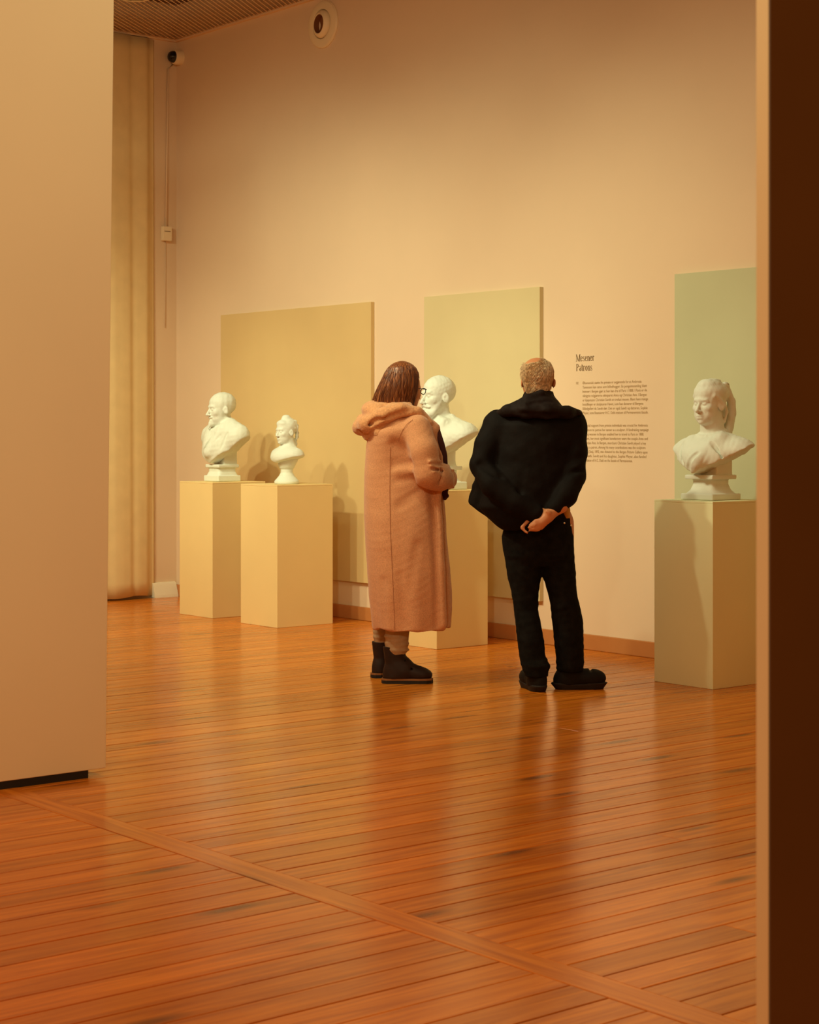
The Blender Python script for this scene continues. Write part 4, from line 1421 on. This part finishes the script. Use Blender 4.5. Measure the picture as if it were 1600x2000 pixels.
    for a, b, r in ((mp_(1056, 1050, -0.16), mp_(1057, 1125, -0.15), 0.010), (mp_(1000, 1180, -0.10), mp_(1050, 1190, -0.09), 0.008), (mp_(1075, 1195, -0.10), mp_(1135, 1185, -0.09), 0.008),
                    (mp_(1090, 1010, -0.13), mp_(1120, 1022, -0.10), 0.004), (mp_(1092, 1012, -0.14), mp_(1088, 1060, -0.15), 0.004)):
        F.cap(a, b, r, r, 0.016, 'sub')
    jeans = link('jeans', F.mesh('jeans', lambda V: 0.0035 * wob(V, 91, 25) + 0.0018 * wob(V * np.array((1.0, 1.0, 2.0)), 92, 55), 1), M['denim'], body, smooth=True)
    jeans['label'] = 'very dark denim jeans'
    for px, py, v in ((1099, 1019.5, -0.118), (1113.5, 1025, -0.075)):
        lathe('rivet', [(0.0, 0.003), (0.004, 0.002), (0.005, 0.0), (0.0, -0.002)], M['metal'], jeans, 12,
              Matrix.Translation(mp_(px, py, v)) @ Matrix.Rotation(math.radians(90), 4, 'X'))
    # tan shirt hem at the hip
    F = Field((0.06, -0.14, 0.88), (0.18, 0.16, 1.06), 0.005)
    F.loft([(mz(1012), mu(1104), 0.02, 0.028, 0.09), (mz(998), mu(1101), 0.02, 0.036, 0.10), (mz(980), mu(1098), 0.02, 0.040, 0.10)], 0.01)
    link('shirt', F.mesh('shirt', lambda V: 0.002 * wob(V, 95, 60), 1), M['shirt'], body, smooth=True)['label'] = 'tan shirt hem showing at the hip'

    # --- shoes
    def shoe(x, y, yaw, label):
        b = empty('shoe', (x, y, 0), yaw)
        b.parent = body
        F = Field((-0.10, -0.08, 0.012), (0.24, 0.08, 0.16), 0.004)
        F.loft([(0.02, -0.005, 0, 0.062, 0.042), (0.06, -0.002, 0, 0.056, 0.040), (0.10, 0.006, 0, 0.050, 0.040), (0.125, 0.008, 0, 0.050, 0.040)], 0.02)
        F.ell((0.06, 0, 0.055), (0.11, 0.046, 0.050), 0.04)
        F.ell((0.148, 0, 0.056), (0.070, 0.051, 0.046), 0.04)
        F.cut(lambda x, y, z: 0.026 - z + 0.05 * np.maximum(0, x - 0.15), 0.003)
        F.cap((0.128, -0.06, 0.10), (0.140, 0.06, 0.10), 0.006, 0.006, 0.012, 'sub')
        link('upper', F.mesh('upper', lambda V: 0.0014 * wob(V, 97, 60), 1), M['shoe'], b, smooth=True)
        F = Field((-0.10, -0.08, -0.004), (0.25, 0.08, 0.06), 0.004)
        F.loft([(0.0005, 0.0, 0, 0.055, 0.040), (0.030, -0.01, 0, 0.070, 0.046), (0.036, -0.01, 0, 0.066, 0.043)], 0.01)
        F.loft([(0.0005, 0.08, 0, 0.12, 0.042), (0.030, 0.08, 0, 0.135, 0.048)], 0.01, n=3)
        F.loft([(0.0005, 0.14, 0, 0.058, 0.044), (0.034, 0.15, 0, 0.076, 0.053)], 0.01)
        link('sole', F.mesh('sole', None, 0), M['sole'], b, smooth=True)
        for s in (-1, 1):
            c = (0.068, 0.0, 0.112)
            tube('lace', [(c[0], s * 0.006, c[2]), (c[0] + 0.012, s * 0.028, c[2] + 0.012), (c[0] + 0.004, s * 0.044, c[2] + 0.008), (c[0] - 0.004, s * 0.030, c[2] - 0.004), (c[0], s * 0.010, c[2])], 0.0022, M['shoe'], b, 6)
        for k in range(3):
            tube('lace', [(0.070 + 0.018 * k, -0.034, 0.098 - 0.010 * k), (0.074 + 0.018 * k, 0.0, 0.108 - 0.011 * k), (0.070 + 0.018 * k, 0.034, 0.098 - 0.010 * k)], 0.003, M['shoe'], b, 6)
        b['label'] = label
    shoe(mu(1106), 0.03, 0.10, 'black lace-up shoe pointing right')
    shoe(mu(1049), -0.045, math.radians(104), 'black lace-up shoe pointing away')


man()
# ================================================================== SMALL FITTINGS
# round air nozzle high on the wall
c = on_wall(633.5, 48, WALL_Y)
e = empty('air_nozzle', (c.x, WALL_Y, c.z))
RX = Matrix.Rotation(math.radians(90), 4, 'X')
lathe('flange', [(0.094, -0.002), (0.176, -0.002), (0.178, 0.010), (0.170, 0.022), (0.135, 0.030), (0.112, 0.026), (0.108, 0.004)], M['device'], e, 64, RX)
TL = RX @ Matrix.Rotation(math.radians(-6), 4, 'Y')
lathe('ball', [(0.070, 0.050), (0.076, 0.054), (0.088, 0.048), (0.100, 0.034), (0.106, 0.016), (0.105, -0.004), (0.072, -0.002)], M['device'], e, 64, TL)
lathe('throat', [(0.0, 0.002), (0.066, 0.006), (0.068, 0.03), (0.071, 0.051)], M['dark_hole'], e, 64, TL)
tag(e, 'round white air nozzle with a dark throat, high on the far wall', 'vent')

# small dome camera in the corner
c = on_wall(353, 112, WALL_Y)
e = empty('security_camera', (c.x, WALL_Y, c.z - 0.005))
lathe('housing', [(0.0, 0.0), (0.062, 0.0), (0.063, 0.050), (0.058, 0.066), (0.048, 0.072)], M['device'], e, 40, RX)
lathe('lens_dome', [(0.050, 0.070), (0.047, 0.090), (0.036, 0.108), (0.018, 0.118), (0.0, 0.121)], M['gloss_black'], e, 40, RX)
tag(e, 'small white security camera with a black dome in the corner', 'camera')


def on_end(px, py, X=END_X):
    l = (px - 800.0) / FPX
    z = X / (CAM_D[0] + l * CAM_R[0])
    p = z * (CAM_D + l * CAM_R)
    return Vector((X, p[1], CAM_H - (py - 843.0) * z / FPX))


a, b = on_end(327, 128), on_end(323, 450)
cab = tube('cable', [(END_X + 0.012, a.y + 0.05, a.z + 0.02), (END_X + 0.010, a.y, a.z - 0.03), (END_X + 0.010, (a.y + b.y) / 2, (a.z + b.z) / 2), (END_X + 0.010, b.y, b.z + 0.02)], 0.008, M['end_wall'], None, 8)
tag(cab, 'painted cable running down the corner from the security camera', 'cable')
c = on_end(322.5, 457)
e = empty('junction_box', (END_X, c.y, c.z))
box('body', (0.0, -0.045, -0.060), (0.040, 0.045, 0.060), M['device'], e, 0.006)
box('lid_slot', (0.040, -0.028, 0.016), (0.042, 0.028, 0.020), M['ink'], e)
tag(e, 'small white junction box on the cable', 'box')
d = on_end(322, 640)
tag(tube('cable', [(END_X + 0.005, c.y, c.z - 0.058), (END_X + 0.005, (c.y + d.y) / 2, (c.z + d.z) / 2), (END_X + 0.005, d.y, d.z)], 0.0035, M['end_wall'], None, 6),
    'thin cable hanging below the junction box', 'cable')

# cream curtain on the end wall, soft vertical folds
ys = [on_end(p, 800).y for p in (205, 214, 232, 247, 251, 258, 270, 282, 285.5, 290, 299)]
dx = [0.060, 0.088, 0.098, 0.085, 0.058, 0.066, 0.078, 0.080, 0.050, 0.022, 0.012]
yy = [6.6, 6.75, 6.9, 7.0, 7.12, 7.25, 7.36] + ys
xx = [0.06, 0.10, 0.06, 0.10, 0.05, 0.10, 0.07] + dx
order = np.argsort(yy)
yy, xx = np.array(yy)[order], np.array(xx)[order]
yf = np.linspace(yy[0], yy[-1], 110)
xf = np.interp(yf, yy, xx)
ker = np.array([1, 2, 3, 2, 1.0])
ker /= ker.sum()
xf = np.convolve(np.pad(xf, 2, mode='edge'), ker, 'valid')
zf = np.linspace(0.022, CEIL_Z - 0.02, 40)
bm = bmesh.new()
G = []
for side in (0.0, -0.010):
    g = []
    for z in zf:
        t = z / CEIL_Z
        row = []
        for y, x in zip(yf, xf):
            am = 0.55 + 0.45 * (1 - t) ** 0.5
            wv = 0.006 * (1 - t) * math.sin(y * 31 + 2 * t) + 0.010 * (1 - t) ** 2 * math.sin(y * 19)
            row.append(bm.verts.new((END_X + max(0.012, (x + wv) * am) + side, y, z + (0.008 * math.sin(y * 14) if z < 0.03 else 0))))
        g.append(row)
    G.append(g)
ny, nz = len(yf), len(zf)
for g, fl in ((G[0], 1), (G[1], 0)):
    for j in range(nz - 1):
        for i in range(ny - 1):
            q = (g[j][i], g[j][i + 1], g[j + 1][i + 1], g[j + 1][i])
            bm.faces.new(q if fl else q[::-1])
for j in range(nz - 1):
    for i in (0, ny - 1):
        bm.faces.new((G[0][j][i], G[0][j + 1][i], G[1][j + 1][i], G[1][j][i]))
for i in range(ny - 1):
    for j in (0, nz - 1):
        bm.faces.new((G[0][j][i], G[0][j][i + 1], G[1][j][i + 1], G[1][j][i]))
cur = link('curtain', bm_mesh(bm, 'curtain'), M['curtain'], None, smooth=True)
tag(cur, 'tall cream curtain in soft vertical folds on the end wall', 'curtain')

# round ceiling lamp just under the lattice
l = (262 - 800.0) / FPX
zz = FPX * (CEIL_Z - 0.03 - CAM_H) / (843.0 + 6.0)
pp = zz * (CAM_D + l * CAM_R)
e = empty('ceiling_lamp', (pp[0], pp[1], CEIL_Z - 0.04))
lathe('rim', [(0.100, 0.004), (0.118, 0.0), (0.124, 0.010), (0.120, 0.05), (0.090, 0.06), (0.0, 0.062)], M['device'], e, 48)
lathe('diffuser', [(0.0, 0.006), (0.101, 0.008), (0.101, 0.02), (0.0, 0.022)], M['white_trim'], e, 48)
tag(e, 'round cream ceiling lamp at the top edge, half out of view', 'lamp')


# ------------------------------------------------------------------ wall text
def ring(cx, cy, rx, ry, tx, ty, a0=0, a1=360, n=40):
    P = []
    for r, s in ((0, 1), (1, -1)):
        A = np.linspace(math.radians(a0), math.radians(a1), n)[::s]
        P += [(cx + (rx - r * tx) * math.cos(t), cy + (ry - r * ty) * math.sin(t)) for t in A]
    return P


def rect(x, y, w, h):
    return [(x, y), (x + w, y), (x + w, y + h), (x, y + h)]


def bar(x0, y0, x1, y1, w):
    return [(x0 - w / 2, y0), (x0 + w / 2, y0), (x1 + w / 2, y1), (x1 - w / 2, y1)]


T, t, X = 0.105, 0.040, 0.70      # thick, thin, x-height (cap height = 1)


def strip(poly, n):
    """closed band (outer then inner reversed) -> quads"""
    h = len(poly) // 2
    o, i = poly[:h], poly[h:][::-1]
    return [[o[k], o[k + 1], i[k + 1], i[k]] for k in range(h - 1)]


def glyph(ch):
    S = lambda p: strip(p, 0)
    if ch == 'M':
        return 0.80, [bar(0.09, 0, 0.09, 1, t), bar(0.10, 1, 0.42, 0.02, T), bar(0.40, 0.02, 0.66, 1, t), bar(0.68, 0, 0.68, 1, T), rect(0.0, 0, 0.18, t * 0.8), rect(0.58, 0, 0.2, t * 0.8),
                      rect(0.0, 1 - t * 0.8, 0.14, t * 0.8), rect(0.62, 1 - t * 0.8, 0.16, t * 0.8)]
    if ch == 'P':
        return 0.50, [bar(0.12, 0, 0.12, 1, T), rect(0.02, 0, 0.2, t * 0.8), rect(0.02, 1 - t * 0.8, 0.16, t * 0.8)] + S(ring(0.17, 0.745, 0.27, 0.255, T, t, -90, 90))
    if ch == 'e':
        return 0.42, S(ring(0.20, X / 2, 0.175, X / 2 + 0.01, T * 0.9, t, 15, 325)) + [rect(0.08, X * 0.54, 0.29, t)]
    if ch == 's':
        return 0.34, S(ring(0.17, X * 0.74, 0.125, X * 0.26, t * 1.3, t, 20, 200)) + [[(0.045, X * 0.70), (0.13, X * 0.70), (0.30, X * 0.30), (0.21, X * 0.30)]] + S(ring(0.17, X * 0.26, 0.13, X * 0.27, t * 1.3, t, -165, 25))
    if ch == 'n':
        return 0.47, [bar(0.10, 0, 0.10, X, T), bar(0.36, 0, 0.36, X * 0.7, T), rect(0.02, 0, 0.17, t * 0.8), rect(0.28, 0, 0.17, t * 0.8), rect(0.02, X - t, 0.10, t)] + S(ring(0.255, X * 0.70, 0.155, X * 0.30, T * 0.8, t, 0, 165))
    if ch == 'r':
        return 0.36, [bar(0.10, 0, 0.10, X, T), rect(0.02, 0, 0.19, t * 0.8), rect(0.02, X - t, 0.10, t)] + S(ring(0.23, X * 0.78, 0.13, X * 0.24, t * 1.6, t * 1.5, 25, 170))
    if ch == 'a':
        return 0.42, [bar(0.30, 0.04, 0.30, X * 0.72, T)] + S(ring(0.20, X * 0.72, 0.15, X * 0.29, t, t, 0, 160)) + S(ring(0.20, X * 0.26, 0.15, X * 0.27, T * 0.8, t, 70, 310)) + [bar(0.34, 0.0, 0.30, 0.10, t)]
    if ch == 't':
        return 0.30, [bar(0.12, 0.10, 0.12, X * 1.28, T), rect(0.0, X - t, 0.27, t)] + S(ring(0.19, 0.12, 0.12, 0.13, T * 0.8, t, 180, 330))
    if ch == 'o':
        return 0.44, S(ring(0.21, X / 2, 0.19, X / 2 + 0.01, T * 0.95, t, 0, 360))
    return 0.3, []


def write(word, size, squeeze, name, parent, loc):
    bm = bmesh.new()
    x = 0.0
    for ch in word:
        adv, polys = glyph(ch)
        for p in polys:
            f = [bm.verts.new(((x + a) * size * squeeze, 0, b * size)) for a, b in p]
            g = [bm.verts.new(((x + a) * size * squeeze, -0.0008, b * size)) for a, b in p]
            try:
                bm.faces.new(g)
                for k in range(len(f)):
                    bm.faces.new((f[k], f[(k + 1) % len(f)], g[(k + 1) % len(f)], g[k]))
            except ValueError:
                pass
        x += adv
    me = bm_mesh(bm, name)
    o = link(name, me, M['ink'], parent)
    o.location = loc
    return o, x * size * squeeze


TY = WALL_Y - 0.0006
wt = empty('wall_text', (-8.30, TY, 1.17))
tag(wt, 'brown lettering reading Mesener Patrons with two paragraphs on the wall', 'wall text')
write('Mesener', 0.0440, 1.16, 'heading_line', wt, (0.001, 0, 1.8198 - 1.17))
write('Patrons', 0.0440, 1.16, 'heading_line', wt, (0.003, 0, 1.7590 - 1.17))


def para(lines, name, x, z, step, width):
    for i, ln in enumerate(lines):
        cu = bpy.data.curves.new(name, 'FONT')
        cu.body = ln
        cu.size = 0.0245
        cu.extrude = 0.0002
        cu.resolution_u = 2
        tmp = bpy.data.objects.new('tmp', cu)
        COL.objects.link(tmp)
        dg = bpy.context.evaluated_depsgraph_get()
        me = bpy.data.meshes.new_from_object(tmp.evaluated_get(dg))
        bpy.data.objects.remove(tmp, do_unlink=True)
        co = np.empty(len(me.vertices) * 3, np.float32)
        me.vertices.foreach_get('co', co)
        co = co.reshape(-1, 3)
        w = co[:, 0].max()
        k = width[i] / w
        out = np.stack([co[:, 0] * k, -co[:, 2] - 0.0003, co[:, 1]], 1)
        me.vertices.foreach_set('co', out.astype(np.float32).ravel())
        me.materials.clear()
        me.name = name
        o = link(name, me, M['ink_soft'], wt)
        o.location = (x, 0, z - 1.17 - step * i)


NO = ['Økonomisk støtte fra private er avgjørende for at Ambrosia', 'Tønnesen kan satse som billedhugger. En pengeinnsamling blant', 'kvinner i Bergen gjør at hun kan dra til Paris i 1888. I Paris er de',
      'viktigste velgjørerne ekteparet Anna og Christian Ann. I Bergen', 'er kjøpmann Christian Sundt en trofast mesen. Blant hans mange', 'bestillinger er skulpturen Havet, som han donerer til Bergens',
      'Billedgalleri da Sundt dør. Det er også Sundt og datteren, Sophie', 'Meyer, som finansierer H.C. Dahl-statuen til Permanentens fasade.']
EN = ['Financial support from private individuals was crucial for Ambrosia', 'Tønnesen to pursue her career as a sculptor. A fundraising campaign', 'among women in Bergen enabled her to travel to Paris in 1888.',
      'In Paris, her most significant benefactors were the couple Anna and', 'Christian Ann. In Bergen, merchant Christian Sundt played a key', 'role as a patron. Among his many contributions was the sculpture',
      'Havet (Sea), 1892, was donated to the Bergen Picture Gallery upon', 'his death. Sundt and his daughter, Sophie Meyer, also funded', 'the statue of H.C. Dahl on the facade of Permanenten.']
para(NO, 'paragraph_line', 0.060, 1.6735, 0.02705, [0.51, 0.556, 0.555, 0.553, 0.565, 0.525, 0.56, 0.566])
para(EN, 'paragraph_line', 0.060, 1.4045, 0.02735, [0.562, 0.57, 0.53, 0.562, 0.548, 0.543, 0.56, 0.55, 0.435])
para(['NO'], 'language_mark', 0.002, 1.6735, 0.027, [0.022])
